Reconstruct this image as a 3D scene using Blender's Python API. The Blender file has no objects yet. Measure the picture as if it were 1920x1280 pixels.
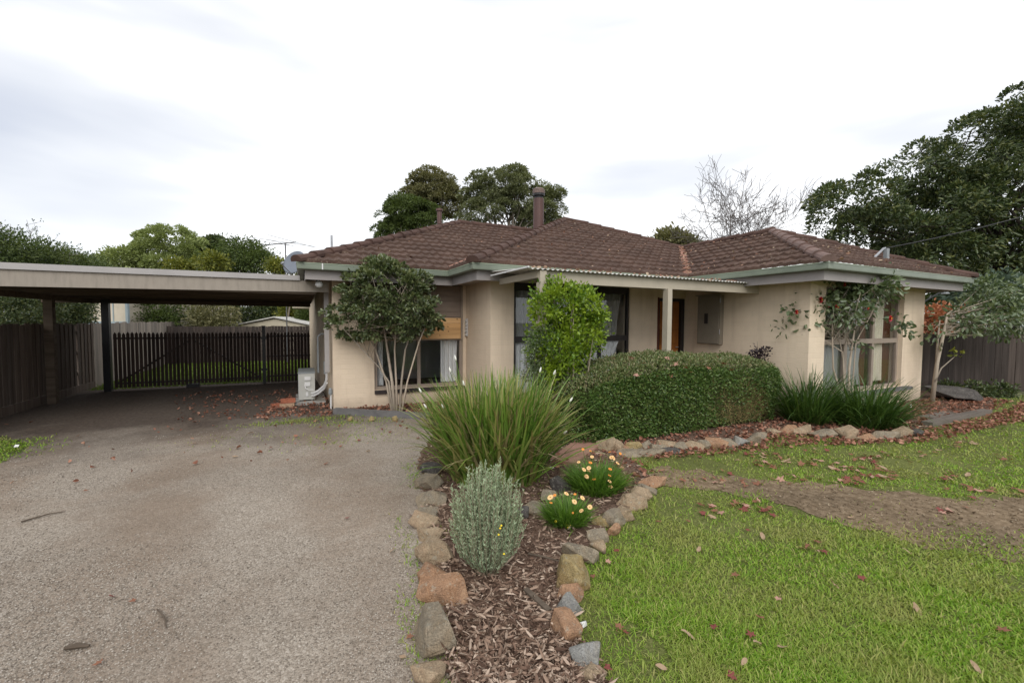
import bpy, bmesh, math, random
import numpy as np
from mathutils import Vector, Matrix

# ------------------------------------------------------------------ camera, sky, sun, exposure
SC = bpy.context.scene
COL = SC.collection
FPX, PITCH, YAW, ROLL, EYE = 805.65, 0.0460, -0.4533, 0.0054, 1.518   # lens in pixels of a 1920 px wide frame


def setup_camera():
    cam = bpy.data.cameras.new('camera')
    co = bpy.data.objects.new('camera', cam)
    COL.objects.link(co)
    cam.sensor_width = 36.0
    cam.lens = FPX / 1920 * 36.0
    cam.clip_start, cam.clip_end = 0.05, 2000
    c, s = math.cos(YAW), math.sin(YAW)
    cp, sp = math.cos(PITCH), math.sin(PITCH)
    r0 = Vector((c, s, 0)); fw0 = Vector((-s, c, 0)); up0 = Vector((0, 0, 1))
    fw = fw0 * cp - up0 * sp
    up = up0 * cp + fw0 * sp
    cr, sr = math.cos(ROLL), math.sin(ROLL)
    # image rotation by ROLL (x right, y down)
    r = r0 * cr + up * sr
    u = up * cr - r0 * sr
    m = Matrix(((r.x, u.x, -fw.x, 0), (r.y, u.y, -fw.y, 0), (r.z, u.z, -fw.z, EYE), (0, 0, 0, 1)))
    co.matrix_world = m
    SC.camera = co


setup_camera()
SUN_EL, SUN_AZ = math.radians(40), math.radians(205)    # azimuth measured from +Y clockwise


def setup_light():
    w = bpy.data.worlds.new('World'); SC.world = w; w.use_nodes = True
    nt = w.node_tree; nt.nodes.clear()
    N = nt.nodes.new; L = nt.links.new
    out = N('ShaderNodeOutputWorld')
    sky = N('ShaderNodeTexSky'); sky.sky_type = 'NISHITA'; sky.sun_disc = False
    sky.sun_elevation = SUN_EL; sky.sun_rotation = SUN_AZ
    bgs = N('ShaderNodeBackground'); bgs.inputs[1].default_value = 0.10
    L(sky.outputs[0], bgs.inputs[0])
    tc = N('ShaderNodeTexCoord'); mp = N('ShaderNodeMapping'); mp.inputs['Scale'].default_value = (1.0, 1.0, 4.5)
    mp.inputs['Rotation'].default_value = (0.12, -0.10, 0.4)
    L(tc.outputs['Generated'], mp.inputs[0])
    n1 = N('ShaderNodeTexNoise'); n1.inputs['Scale'].default_value = 1.7; n1.inputs['Detail'].default_value = 4
    n1.inputs['Roughness'].default_value = 0.45; n1.inputs['Distortion'].default_value = 0.25
    L(mp.outputs[0], n1.inputs['Vector'])
    ramp = N('ShaderNodeValToRGB')
    e = ramp.color_ramp.elements
    e[0].position = 0.20; e[0].color = (0.52, 0.55, 0.62, 1)
    e[1].position = 0.56; e[1].color = (0.95, 0.95, 0.955, 1)
    m_ = e.new(0.40); m_.color = (0.70, 0.715, 0.745, 1)
    # a broad greyer bank low in the north-west, thinning upwards
    dt = N('ShaderNodeVectorMath'); dt.operation = 'DOT_PRODUCT'
    dt.inputs[1].default_value = Vector((-0.62, 0.76, 0.12)).normalized()
    L(tc.outputs['Generated'], dt.inputs[0])
    mr = N('ShaderNodeMapRange'); mr.interpolation_type = 'SMOOTHSTEP'
    mr.inputs['From Min'].default_value = 0.80; mr.inputs['From Max'].default_value = 1.0
    mr.inputs['To Min'].default_value = 0.0; mr.inputs['To Max'].default_value = 0.19
    L(dt.outputs['Value'], mr.inputs[0])
    sb = N('ShaderNodeMath'); sb.operation = 'SUBTRACT'
    L(n1.outputs[0], sb.inputs[0]); L(mr.outputs[0], sb.inputs[1])
    L(sb.outputs[0], ramp.inputs[0])
    bgc = N('ShaderNodeBackground'); bgc.inputs[1].default_value = 1.06
    L(ramp.outputs[0], bgc.inputs[0])
    mix = N('ShaderNodeMixShader'); mix.inputs[0].default_value = 0.90
    L(bgs.outputs[0], mix.inputs[1]); L(bgc.outputs[0], mix.inputs[2])
    L(mix.outputs[0], out.inputs[0])
    sl = bpy.data.lights.new('sun', 'SUN'); sl.energy = 1.45; sl.angle = math.radians(40); sl.color = (1.0, 0.96, 0.9)
    so = bpy.data.objects.new('sun', sl); COL.objects.link(so)
    d = Vector((math.sin(SUN_AZ) * math.cos(SUN_EL), math.cos(SUN_AZ) * math.cos(SUN_EL), math.sin(SUN_EL)))
    so.rotation_euler = d.to_track_quat('Z', 'Y').to_euler()
    so.location = d * 60
    SC.view_settings.view_transform = 'Standard'
    SC.view_settings.look = 'None'
    SC.view_settings.gamma = 1.0
    SC.view_settings.use_curve_mapping = False
    SC.view_settings.exposure = 0.45
    SC.render.engine = 'CYCLES'
    SC.cycles.use_denoising = True
    SC.cycles.max_bounces = 12
    SC.cycles.diffuse_bounces = 8
    SC.cycles.transparent_max_bounces = 12
    SC.cycles.caustics_reflective = False
    SC.cycles.caustics_refractive = False


setup_light()

# ------------------------------------------------------------------ pixel -> place helpers
_c, _s = math.cos(YAW), math.sin(YAW)


def ray(x, y):
    X = (x - 960) / FPX; Y = (y - 640) / FPX
    cr, sr = math.cos(ROLL), math.sin(ROLL)
    X, Y = cr * X + sr * Y, -sr * X + cr * Y
    cp, sp = math.cos(PITCH), math.sin(PITCH)
    d = cp - Y * sp; z = -Y * cp - sp
    return np.array([_c * X - _s * d, _s * X + _c * d, z])


EYEP = np.array([0, 0, EYE])


def G(x, y, z=0.0):
    r = ray(x, y); return EYEP + r * ((z - EYE) / r[2])


def PY(x, y, Y):
    r = ray(x, y); return EYEP + r * (Y / r[1])


def PX(x, y, X):
    r = ray(x, y); return EYEP + r * (X / r[0])


def PD(x, y, D):
    return EYEP + ray(x, y) * D


def depth(p):
    return -_s * p[0] + _c * p[1]


# ------------------------------------------------------------------ mesh builder and object linking
class MB:
    def __init__(self):
        self.v = []; self.f = []; self.n = 0; self.uv = None

    def add(self, verts, faces):
        verts = np.asarray(verts, float).reshape(-1, 3)
        o = self.n
        self.v.append(verts); self.n += len(verts)
        for f in faces:
            self.f.append(tuple(int(i) + o for i in f))
        return self

    def box(self, x0, x1, y0, y1, z0, z1):
        v = [(x, y, z) for z in (z0, z1) for y in (y0, y1) for x in (x0, x1)]
        return self.add(v, [(0, 2, 3, 1), (4, 5, 7, 6), (0, 1, 5, 4), (2, 6, 7, 3), (0, 4, 6, 2), (1, 3, 7, 5)])

    def obox(self, p0, p1, t, z0, z1, side=1):
        """box along the plan line p0-p1, thickness t to the left (side=1) of it"""
        p0 = np.array(p0[:2], float); p1 = np.array(p1[:2], float)
        d = (p1 - p0) / np.linalg.norm(p1 - p0); n = np.array([-d[1], d[0]]) * side * t
        q = [p0, p1, p1 + n, p0 + n]
        v = [(a[0], a[1], z) for z in (z0, z1) for a in q]
        return self.add(v, [(0, 3, 2, 1), (4, 5, 6, 7), (0, 1, 5, 4), (1, 2, 6, 5), (2, 3, 7, 6), (3, 0, 4, 7)])

    def beam(self, a, b, w, h, up=(0, 0, 1)):
        """rectangular bar from a to b, w across, h along up"""
        a = np.array(a, float); b = np.array(b, float)
        d = b - a; d /= np.linalg.norm(d)
        s = np.cross(d, np.array(up, float)); s /= np.linalg.norm(s)
        u = np.cross(s, d)
        v = [p + s * (sx * w / 2) + u * (sz * h / 2) for p in (a, b) for sx, sz in ((-1, -1), (1, -1), (1, 1), (-1, 1))]
        return self.add(v, [(0, 1, 2, 3), (7, 6, 5, 4), (0, 4, 5, 1), (1, 5, 6, 2), (2, 6, 7, 3), (3, 7, 4, 0)])

    def tube(self, pts, rad, seg=6, cap=True):
        pts = np.asarray(pts, float); n = len(pts)
        if np.isscalar(rad): rad = [rad] * n
        V = []
        t = pts[1] - pts[0]; t = t / (np.linalg.norm(t) + 1e-9)
        ref = np.array([0, 0, 1.0]) if abs(t[2]) < .9 else np.array([1.0, 0, 0])
        s = np.cross(t, ref); s /= np.linalg.norm(s)
        for i in range(n):
            a = pts[max(i - 1, 0)]; b = pts[min(i + 1, n - 1)]
            t = b - a; t = t / (np.linalg.norm(t) + 1e-9)
            s = s - t * np.dot(s, t); s /= (np.linalg.norm(s) + 1e-9)
            u = np.cross(t, s)
            for k in range(seg):
                an = 2 * math.pi * k / seg
                V.append(pts[i] + (s * math.cos(an) + u * math.sin(an)) * rad[i])
        F = []
        for i in range(n - 1):
            for k in range(seg):
                k2 = (k + 1) % seg
                F.append((i * seg + k, i * seg + k2, (i + 1) * seg + k2, (i + 1) * seg + k))
        if cap:
            F.append(tuple(range(seg - 1, -1, -1))); F.append(tuple((n - 1) * seg + k for k in range(seg)))
        return self.add(V, F)

    def lathe(self, c, prof, seg=16):
        """prof: list of (r, z) swept about the vertical through c"""
        V = []; F = []
        for r, z in prof:
            for k in range(seg):
                a = 2 * math.pi * k / seg
                V.append((c[0] + r * math.cos(a), c[1] + r * math.sin(a), c[2] + z))
        for i in range(len(prof) - 1):
            for k in range(seg):
                k2 = (k + 1) % seg
                F.append((i * seg + k, i * seg + k2, (i + 1) * seg + k2, (i + 1) * seg + k))
        F.append(tuple(range(seg - 1, -1, -1))); F.append(tuple((len(prof) - 1) * seg + k for k in range(seg)))
        return self.add(V, F)

    def prism(self, poly, z0, z1):
        n = len(poly)
        v = [(p[0], p[1], z0) for p in poly] + [(p[0], p[1], z1) for p in poly]
        F = [tuple(range(n - 1, -1, -1)), tuple(range(n, 2 * n))]
        for i in range(n):
            j = (i + 1) % n
            F.append((i, j, n + j, n + i))
        return self.add(v, F)


ORG = {}          # world origin of each linked object


def finish_mesh(name, V, faces_fn, mat, smooth):
    pass


def link(name, me, mat, parent=None, origin=None):
    if mat is not None and len(me.materials) == 0: me.materials.append(mat)
    o = bpy.data.objects.new(name, me); COL.objects.link(o)
    if parent is not None:
        o.parent = parent; ORG[o.name] = ORG[parent.name]
    else:
        o.location = origin if origin is not None else (0, 0, 0)
        ORG[o.name] = np.array(o.location)
    return o


def obj(name, mb, mat, parent=None, origin=None, smooth=False, uv=False):
    V = np.concatenate(mb.v) if mb.v else np.zeros((0, 3))
    o0 = ORG[parent.name] if parent is not None else (np.array(origin, float) if origin is not None else np.zeros(3))
    V = V - o0
    me = bpy.data.meshes.new(name)
    me.from_pydata([tuple(v) for v in V], [], mb.f)
    if smooth:
        me.polygons.foreach_set('use_smooth', [True] * len(me.polygons))
    if uv: box_uv(me)
    me.update()
    return link(name, me, mat, parent, origin)


def box_uv(me):
    ul = me.uv_layers.new(name='UVMap')
    for p in me.polygons:
        n = p.normal
        for li in p.loop_indices:
            co = me.vertices[me.loops[li].vertex_index].co
            if abs(n.z) > .7: ul.data[li].uv = (co.x, co.y)
            else:
                t = Vector((-n.y, n.x)); t.normalize()
                ul.data[li].uv = (co.x * t.x + co.y * t.y, co.z)


def fast_mesh(name, V, F, mat, parent=None, origin=None, smooth=False):
    """V (n,3), F: int array (m,k) or list of such arrays"""
    o0 = ORG[parent.name] if parent is not None else (np.array(origin, float) if origin is not None else np.zeros(3))
    V = (np.asarray(V, float) - o0).astype(np.float32)
    Fs = F if isinstance(F, list) else [F]
    me = bpy.data.meshes.new(name)
    me.vertices.add(len(V)); me.vertices.foreach_set('co', V.ravel())
    loops = np.concatenate([f.ravel() for f in Fs]).astype(np.int32)
    cnt = np.concatenate([np.full(len(f), f.shape[1]) for f in Fs]).astype(np.int32)
    st = np.concatenate([[0], np.cumsum(cnt)[:-1]]).astype(np.int32)
    me.loops.add(len(loops)); me.loops.foreach_set('vertex_index', loops)
    me.polygons.add(len(cnt)); me.polygons.foreach_set('loop_start', st); me.polygons.foreach_set('loop_total', cnt)
    if smooth: me.polygons.foreach_set('use_smooth', np.ones(len(cnt), bool))
    me.update(calc_edges=True)
    return link(name, me, mat, parent, origin)


def tag(o, label=None, cat=None, group=None, kind=None):
    if label: o['label'] = label
    if cat: o['category'] = cat
    if group: o['group'] = group
    if kind: o['kind'] = kind
    return o


def thing(name, label, cat, loc, group=None):
    o = bpy.data.objects.new(name, None); COL.objects.link(o)
    o.location = loc; o.empty_display_size = .2
    ORG[o.name] = np.array(loc, float)
    return tag(o, label, cat, group)


# ------------------------------------------------------------------ materials
class NT:
    def __init__(self, name):
        self.m = bpy.data.materials.new(name); self.m.use_nodes = True
        self.t = self.m.node_tree; self.b = self.t.nodes['Principled BSDF']; self.out = self.t.nodes['Material Output']
        self._tc = None

    def n(self, typ, **kw):
        nd = self.t.nodes.new(typ)
        for k, v in kw.items(): setattr(nd, k, v)
        return nd

    def l(self, a, b): self.t.links.new(a, b)

    def tc(self, which='Object'):
        if self._tc is None: self._tc = self.n('ShaderNodeTexCoord')
        return self._tc.outputs[which]

    def noise(self, scale, detail=4, rough=.55, vec=None, dist=0.0, squash=None):
        nd = self.n('ShaderNodeTexNoise'); nd.inputs['Scale'].default_value = scale
        nd.inputs['Detail'].default_value = detail; nd.inputs['Roughness'].default_value = rough
        nd.inputs['Distortion'].default_value = dist
        v = vec if vec is not None else self.tc()
        if squash:
            mp = self.n('ShaderNodeMapping'); mp.inputs['Scale'].default_value = squash
            self.l(v, mp.inputs[0]); v = mp.outputs[0]
        self.l(v, nd.inputs['Vector'])
        return nd.outputs[0]

    def ramp(self, fac, cols):
        nd = self.n('ShaderNodeValToRGB'); e = nd.color_ramp.elements
        while len(e) < len(cols): e.new(0.5)
        for el, (p, c) in zip(e, cols):
            el.position = p; el.color = (*c, 1) if len(c) == 3 else c
        self.l(fac, nd.inputs[0]); return nd.outputs[0]

    def mix(self, fac, a, b, mode='MIX'):
        nd = self.n('ShaderNodeMix'); nd.data_type = 'RGBA'; nd.blend_type = mode
        for s, v in ((nd.inputs[0], fac), (nd.inputs[6], a), (nd.inputs[7], b)):
            if hasattr(v, 'is_linked'): self.l(v, s)
            elif isinstance(v, (int, float)): s.default_value = v
            else: s.default_value = (*v, 1)
        return nd.outputs[2]

    def math(self, op, a, b=None):
        nd = self.n('ShaderNodeMath'); nd.operation = op
        for s, v in zip(nd.inputs, (a, b)):
            if v is None: continue
            if hasattr(v, 'is_linked'): self.l(v, s)
            else: s.default_value = v
        return nd.outputs[0]

    def bump(self, h, strength=.3, dist=.02, prev=None):
        nd = self.n('ShaderNodeBump'); nd.inputs['Strength'].default_value = strength
        nd.inputs['Distance'].default_value = dist
        self.l(h, nd.inputs['Height'])
        if prev is not None: self.l(prev, nd.inputs['Normal'])
        return nd.outputs[0]

    def set(self, col=None, rough=None, metal=None, normal=None, spec=None):
        if col is not None:
            if hasattr(col, 'is_linked'): self.l(col, self.b.inputs['Base Color'])
            else: self.b.inputs['Base Color'].default_value = (*col, 1)
        if rough is not None:
            if hasattr(rough, 'is_linked'): self.l(rough, self.b.inputs['Roughness'])
            else: self.b.inputs['Roughness'].default_value = rough
        if metal is not None: self.b.inputs['Metallic'].default_value = metal
        if spec is not None: self.b.inputs['Specular IOR Level'].default_value = spec
        if normal is not None: self.l(normal, self.b.inputs['Normal'])
        return self.m


def m_plain(name, c, rough=.55, var=.25, scale=3.0, metal=0.0, bump=.12, bscale=60, squash=None, spec=.4):
    """paint / metal / plastic with soft blotches and fine grain"""
    k = NT(name)
    n = k.noise(scale, 5, .6, squash=squash)
    lo = tuple(x * (1 - var) for x in c); hi = tuple(min(1, x * (1 + var * .6)) for x in c)
    col = k.ramp(n, [(.3, lo), (.5, c), (.72, hi)])
    h = k.noise(bscale, 3, .6, squash=squash)
    return k.set(col, rough, metal, k.bump(h, bump, .01), spec)


def m_leaf(name, cols, rough=.45, trans=.35, spec=.5, patch=None, patch_scale=1.5):
    """leaf material: tint differs from leaf to leaf, light passes through"""
    k = NT(name)
    g = k.n('ShaderNodeNewGeometry')
    n = len(cols)
    col = k.ramp(g.outputs['Random Per Island'], [(i / max(1, n - 1), c) for i, c in enumerate(cols)])
    if patch is not None:
        f = k.ramp(k.noise(patch_scale, 3), [(.42, (0, 0, 0)), (.62, (1, 1, 1))])
        col = k.mix(f, col, k.mix(.6, col, patch))
    k.set(col, rough, spec=spec)
    tr = k.n('ShaderNodeBsdfTranslucent')
    k.l(k.mix(1.0, col, (1.0, 1.0, .55), 'MULTIPLY'), tr.inputs[0])
    mx = k.n('ShaderNodeMixShader'); mx.inputs[0].default_value = trans
    k.l(k.b.outputs[0], mx.inputs[1]); k.l(tr.outputs[0], mx.inputs[2]); k.l(mx.outputs[0], k.out.inputs[0])
    return k.m


def m_brick(name, c, mortar, stain):
    k = NT(name)
    uv = k.tc('UV')
    br = k.n('ShaderNodeTexBrick')
    br.inputs['Scale'].default_value = 1.0
    br.inputs['Brick Width'].default_value = .24; br.inputs['Row Height'].default_value = .086
    br.inputs['Mortar Size'].default_value = .006; br.inputs['Mortar Smooth'].default_value = .6
    br.inputs['Color1'].default_value = (*c, 1); br.inputs['Color2'].default_value = (*[x * .95 for x in c], 1)
    br.inputs['Mortar'].default_value = (*mortar, 1)
    k.l(uv, br.inputs['Vector'])
    col = br.outputs['Color']
    n = k.noise(1.3, 6, .6, squash=(1, 1, .45))
    col = k.mix(k.ramp(n, [(.46, (0, 0, 0)), (.76, (.5, .5, .5))]), col, stain)
    # drip streaks
    n2 = k.noise(7, 4, .6, squash=(1, 1, .08))
    col = k.mix(k.ramp(n2, [(.52, (0, 0, 0)), (.78, (.4, .4, .4))]), col, stain)
    # splash-back dirt near the ground
    sx = k.n('ShaderNodeSeparateXYZ'); k.l(k.tc(), sx.inputs[0])
    base = k.math('ADD', sx.outputs[2], k.math('MULTIPLY', k.noise(6, 4), .35))
    col = k.mix(k.ramp(base, [(.12, (.55, .55, .55)), (.42, (0, 0, 0))]), col, tuple(x * .6 for x in stain))
    inv = k.math('SUBTRACT', 1.0, br.outputs['Fac'])
    b1 = k.bump(inv, .38, .005)
    b2 = k.bump(k.noise(45, 4, .65), .25, .008, b1)
    return k.set(col, .75, normal=b2, spec=.25)


def m_timber(name, cols, axis=2, rough=.8, fine=14):
    sq = [1, 1, 1]; sq[axis] = .06
    k = NT(name)
    g = k.n('ShaderNodeNewGeometry')
    n = k.noise(fine, 6, .65, squash=tuple(sq), dist=.4)
    c1 = k.ramp(n, [(.28, cols[0]), (.5, cols[1]), (.75, cols[2])])
    v = k.ramp(g.outputs['Random Per Island'], [(0, (.7, .7, .7)), (1, (1.2, 1.17, 1.12))])
    c2 = k.mix(1.0, c1, v, 'MULTIPLY')
    return k.set(c2, rough, normal=k.bump(n, .35, .01), spec=.2)


M = {}
M['brick'] = m_brick('painted_brick', (.735, .61, .468), (.71, .585, .445), (.44, .34, .25))
M['brick_trim'] = m_plain('taupe_board', (.235, .185, .15), .7, .15, 4, squash=(.3, .3, 3))
M['trim'] = m_plain('taupe_paint', (.30, .245, .20), .5, .15, 3)
M['fascia'] = m_plain('grey_fascia_paint', (.30, .275, .268), .5, .14, 2.5)
M['gutter'] = m_plain('green_gutter_paint', (.175, .205, .16), .4, .22, 2.2, bump=.05)
M['post'] = m_plain('cream_post_paint', (.42, .375, .30), .5, .12, 3)
M['carport_board'] = m_plain('carport_fascia_paint', (.285, .25, .21), .65, .2, 5, squash=(3, 1, .5))
M['cap_metal'] = m_plain('pale_capping_metal', (.36, .345, .34), .45, .1, 2)
M['dark_paint'] = m_plain('charcoal_frame_paint', (.022, .018, .018), .45, .2, 4)
M['black_steel'] = m_plain('black_steel', (.012, .012, .014), .4, .3, 6)
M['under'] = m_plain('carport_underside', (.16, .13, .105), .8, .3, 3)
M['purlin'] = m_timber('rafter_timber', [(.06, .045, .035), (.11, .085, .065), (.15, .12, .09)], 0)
M['soffit'] = m_plain('soffit_paint', (.42, .38, .34), .7, .1, 3)
M['flue'] = m_plain('brown_flue_paint', (.085, .042, .036), .5, .35, 6, squash=(1, 1, .3))
M['flue_cap'] = m_plain('rusty_flue_cap', (.14, .095, .08), .5, .45, 14)
M['sill'] = m_plain('dark_sill_brick', (.035, .026, .026), .7, .4, 9)
M['ac'] = m_plain('aircon_casing', (.43, .43, .40), .45, .12, 3, bump=.04)
M['white_plastic'] = m_plain('white_plastic', (.62, .62, .62), .4, .12, 4, bump=.03)
M['grey_plastic'] = m_plain('grey_plastic', (.22, .24, .25), .45, .15, 4)
M['steel'] = m_plain('galvanised_steel', (.36, .37, .39), .38, .25, 7, metal=.6)
M['dish'] = m_plain('grey_dish', (.145, .165, .20), .5, .12, 4, bump=.03)
M['meter'] = m_plain('meter_box_paint', (.215, .185, .145), .45, .12, 3, bump=.04)
M['concrete'] = m_plain('concrete', (.33, .32, .30), .85, .3, 9, bump=.3)
M['dark_concrete'] = m_plain('dark_concrete', (.13, .125, .125), .85, .35, 6, bump=.4)
M['curtain'] = m_plain('white_curtain', (.80, .80, .81), .9, .08, 3)
M['curtain_cream'] = m_plain('cream_curtain', (.76, .70, .57), .9, .08, 3)
M['curtain_net'] = m_plain('grey_net_curtain', (.34, .34, .345), .9, .1, 3)
M['room'] = m_plain('room_wall', (.78, .79, .78), .9, .05, 2)
M['room_floor'] = m_plain('room_carpet', (.085, .055, .045), .95, .2, 20)
M['clay_brick'] = m_plain('red_clay_brick', (.33, .115, .065), .85, .35, 14, bump=.4)
M['pale_brick'] = m_plain('pale_clay_brick', (.40, .27, .18), .85, .3, 14, bump=.4)
M['slab'] = m_plain('pink_paving', (.30, .17, .125), .85, .25, 7, bump=.4)
M['sleeper'] = m_timber('weathered_sleeper', [(.09, .08, .07), (.15, .13, .115), (.20, .18, .16)], 0)
M['fence'] = m_timber('weathered_paling', [(.075, .055, .045), (.125, .098, .083), (.175, .145, .125)], 2)
M['fence_pale'] = m_timber('silvered_paling', [(.23, .2, .175), (.31, .27, .24), (.39, .345, .31)], 2)
M['fence_dark'] = m_timber('dark_paling', [(.035, .027, .024), (.055, .044, .04), (.085, .068, .062)], 2)  # colour deepened to carry the tree shade on the right fence
M['picket'] = m_timber('dark_stained_picket', [(.028, .019, .016), (.045, .031, .027), (.066, .048, .042)], 2)
M['ply'] = m_timber('new_pine_board', [(.45, .26, .115), (.56, .345, .165), (.64, .43, .235)], 0, .6, 9)
M['door'] = m_timber('orange_timber_door', [(.22, .075, .02), (.33, .12, .03), (.42, .17, .045)], 2, .35, 8)
M['door_dark'] = m_timber('red_brown_jamb', [(.07, .02, .012), (.1, .03, .018), (.13, .045, .025)], 2, .4)
M['knot'] = m_plain('pine_knot', (.10, .05, .025), .7, .3, 30)
M['shed'] = m_plain('cream_shed_board', (.46, .415, .32), .7, .12, 4)
M['shed_roof'] = m_plain('pale_shed_roof', (.52, .51, .48), .5, .12, 4)
M['cottage'] = m_plain('cream_neighbour_board', (.56, .50, .40), .75, .1, 3)
M['cottage_trim'] = m_plain('blue_grey_trim', (.30, .37, .40), .6, .1, 3)
M['cable'] = m_plain('black_cable', (.02, .02, .022), .6, .1, 3)
M['wire_alu'] = m_plain('antenna_aluminium', (.13, .13, .135), .5, .2, 5, metal=.3)
M['paper'] = m_plain('white_paper', (.75, .75, .74), .8, .05, 8)
M['bark'] = m_timber('grey_bark', [(.10, .08, .06), (.19, .16, .13), (.28, .245, .20)], 2, .9, 18)
M['bark_pale'] = m_timber('pale_bark', [(.26, .215, .17), (.38, .325, .265), (.48, .42, .35)], 2, .85, 16)
M['bark_dark'] = m_timber('dark_bark', [(.02, .016, .013), (.042, .034, .027), (.07, .058, .046)], 2, .9, 10)
M['bark_gum'] = m_timber('gum_bark', [(.10, .085, .07), (.2, .175, .15), (.3, .27, .235)], 2, .85, 5)
M['twig_grey'] = m_plain('bare_twig_bark', (.12, .105, .10), .9, .3, 3)
M['stem_green'] = m_plain('green_stem', (.10, .16, .04), .6, .2, 6)


def m_glass():
    k = NT('window_glass')
    gl = k.n('ShaderNodeBsdfGlossy'); gl.inputs['Roughness'].default_value = .02; gl.inputs[0].default_value = (.9, .93, .95, 1)
    tr = k.n('ShaderNodeBsdfTransparent'); tr.inputs[0].default_value = (.95, .96, .96, 1)
    fr = k.n('ShaderNodeFresnel'); gm = k.n('ShaderNodeNewGeometry')
    k.l(k.math('SUBTRACT', 1.5, k.math('MULTIPLY', gm.outputs['Backfacing'], 1.5 - 1 / 1.5)), fr.inputs[0])
    f = k.math('MINIMUM', k.math('MULTIPLY', fr.outputs[0], 1.0), 1.0)
    mx = k.n('ShaderNodeMixShader')
    k.l(f, mx.inputs[0]); k.l(tr.outputs[0], mx.inputs[1]); k.l(gl.outputs[0], mx.inputs[2])
    k.l(mx.outputs[0], k.out.inputs[0])
    return k.m


M['glass'] = m_glass()


def m_roof():
    k = NT('brown_roof_tile')
    n = k.noise(2.2, 6, .62)
    c = k.ramp(n, [(.25, (.053, .030, .022)), (.5, (.073, .043, .032)), (.75, (.102, .063, .049))])
    v = k.n('ShaderNodeTexVoronoi'); v.inputs['Scale'].default_value = 3.4
    k.l(k.tc(), v.inputs['Vector'])
    tint = k.ramp(v.outputs['Color'], [(0, (.84, .84, .84)), (1, (1.16, 1.13, 1.1))])
    c = k.mix(1.0, c, tint, 'MULTIPLY')
    # lichen flecks and pale weathering
    n2 = k.noise(26, 3, .6)
    reg = k.noise(.9, 4, .6)
    fl = k.math('MULTIPLY', k.ramp(n2, [(.60, (0, 0, 0)), (.68, (1, 1, 1))]), k.ramp(reg, [(.42, (.15, .15, .15)), (.62, (1, 1, 1))]))
    c = k.mix(k.math('MULTIPLY', fl, .55), c, (.30, .25, .19))
    n4 = k.noise(60, 3, .7)
    c = k.mix(k.math('MULTIPLY', k.ramp(n4, [(.5, (0, 0, 0)), (.75, (1, 1, 1))]), .25), c, (.17, .12, .10))
    return k.set(c, .82, normal=k.bump(k.noise(90, 3, .6), .35, .01), spec=.25)


M['roof'] = m_roof()
M['ridge'] = m_plain('brown_ridge_cap', (.085, .050, .040), .8, .38, 2.6, bump=.25, bscale=70, spec=.2)
M['ridge_pale'] = m_plain('weathered_ridge_cap', (.17, .115, .10), .8, .3, 3, bump=.25, bscale=70, spec=.2)
M['valley'] = m_plain('rusty_valley_tray', (.27, .13, .09), .8, .4, 12, bump=.3)


def m_ground_gravel():
    k = NT('gravel')
    v = k.n('ShaderNodeTexVoronoi'); v.inputs['Scale'].default_value = 95; k.l(k.tc(), v.inputs['Vector'])
    v2 = k.n('ShaderNodeTexVoronoi'); v2.inputs['Scale'].default_value = 210; k.l(k.tc(), v2.inputs['Vector'])
    peb = k.ramp(v.outputs['Color'], [(0, (.11, .092, .075)), (.35, (.25, .218, .18)), (.7, (.38, .34, .29)), (1, (.54, .50, .45))])
    peb2 = k.ramp(v2.outputs['Color'], [(0, (.10, .08, .065)), (.5, (.26, .222, .18)), (1, (.46, .42, .37))])
    c = k.mix(.5, peb, peb2)
    dirt = k.ramp(k.noise(38, 5, .7), [(.3, (.15, .112, .082)), (.7, (.27, .21, .16))])
    a = k.noise(.75, 5, .62, dist=.5)
    b = k.noise(2.6, 4, .6)
    f = k.math('ADD', k.math('MULTIPLY', a, .7), k.math('MULTIPLY', b, .3))
    # worn wheel tracks and a browner crown between them, curving in from the street
    s2 = k.n('ShaderNodeSeparateXYZ'); k.l(k.tc(), s2.inputs[0])
    q = k.math('ADD', s2.outputs[0], k.math('MULTIPLY', s2.outputs[1], .10))
    q = k.math('ADD', q, k.math('MULTIPLY', k.noise(.5, 3), .8))
    wv = k.math('COSINE', k.math('MULTIPLY', k.math('ADD', q, .25), 4.3))
    f = k.math('ADD', f, k.math('MULTIPLY', wv, .075))
    c = k.mix(k.ramp(f, [(.43, (0, 0, 0)), (.62, (.66, .66, .66))]), c, dirt)
    # paler and darker washes
    w = k.noise(.45, 4, .6)
    c = k.mix(1.0, c, k.ramp(w, [(.3, (.84, .82, .80)), (.7, (1.15, 1.13, 1.11))]), 'MULTIPLY')
    # leaf debris and dark soil under the carport, its shade worked into the colour
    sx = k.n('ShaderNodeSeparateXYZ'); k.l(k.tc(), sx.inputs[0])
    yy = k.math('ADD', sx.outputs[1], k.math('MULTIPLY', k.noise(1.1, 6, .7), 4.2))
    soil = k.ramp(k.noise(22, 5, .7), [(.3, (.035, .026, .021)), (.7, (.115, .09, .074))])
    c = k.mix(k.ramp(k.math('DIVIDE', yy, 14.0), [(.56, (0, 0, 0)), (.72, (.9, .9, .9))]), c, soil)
    hsum = k.math('ADD', v.outputs['Distance'], k.math('MULTIPLY', v2.outputs['Distance'], .5))
    inv = k.math('SUBTRACT', 1.0, hsum)
    nb = k.bump(inv, .55, .008)
    nb = k.bump(k.noise(4, 5, .6), .35, .05, nb)
    return k.set(c, .92, normal=nb, spec=.15)


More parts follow.
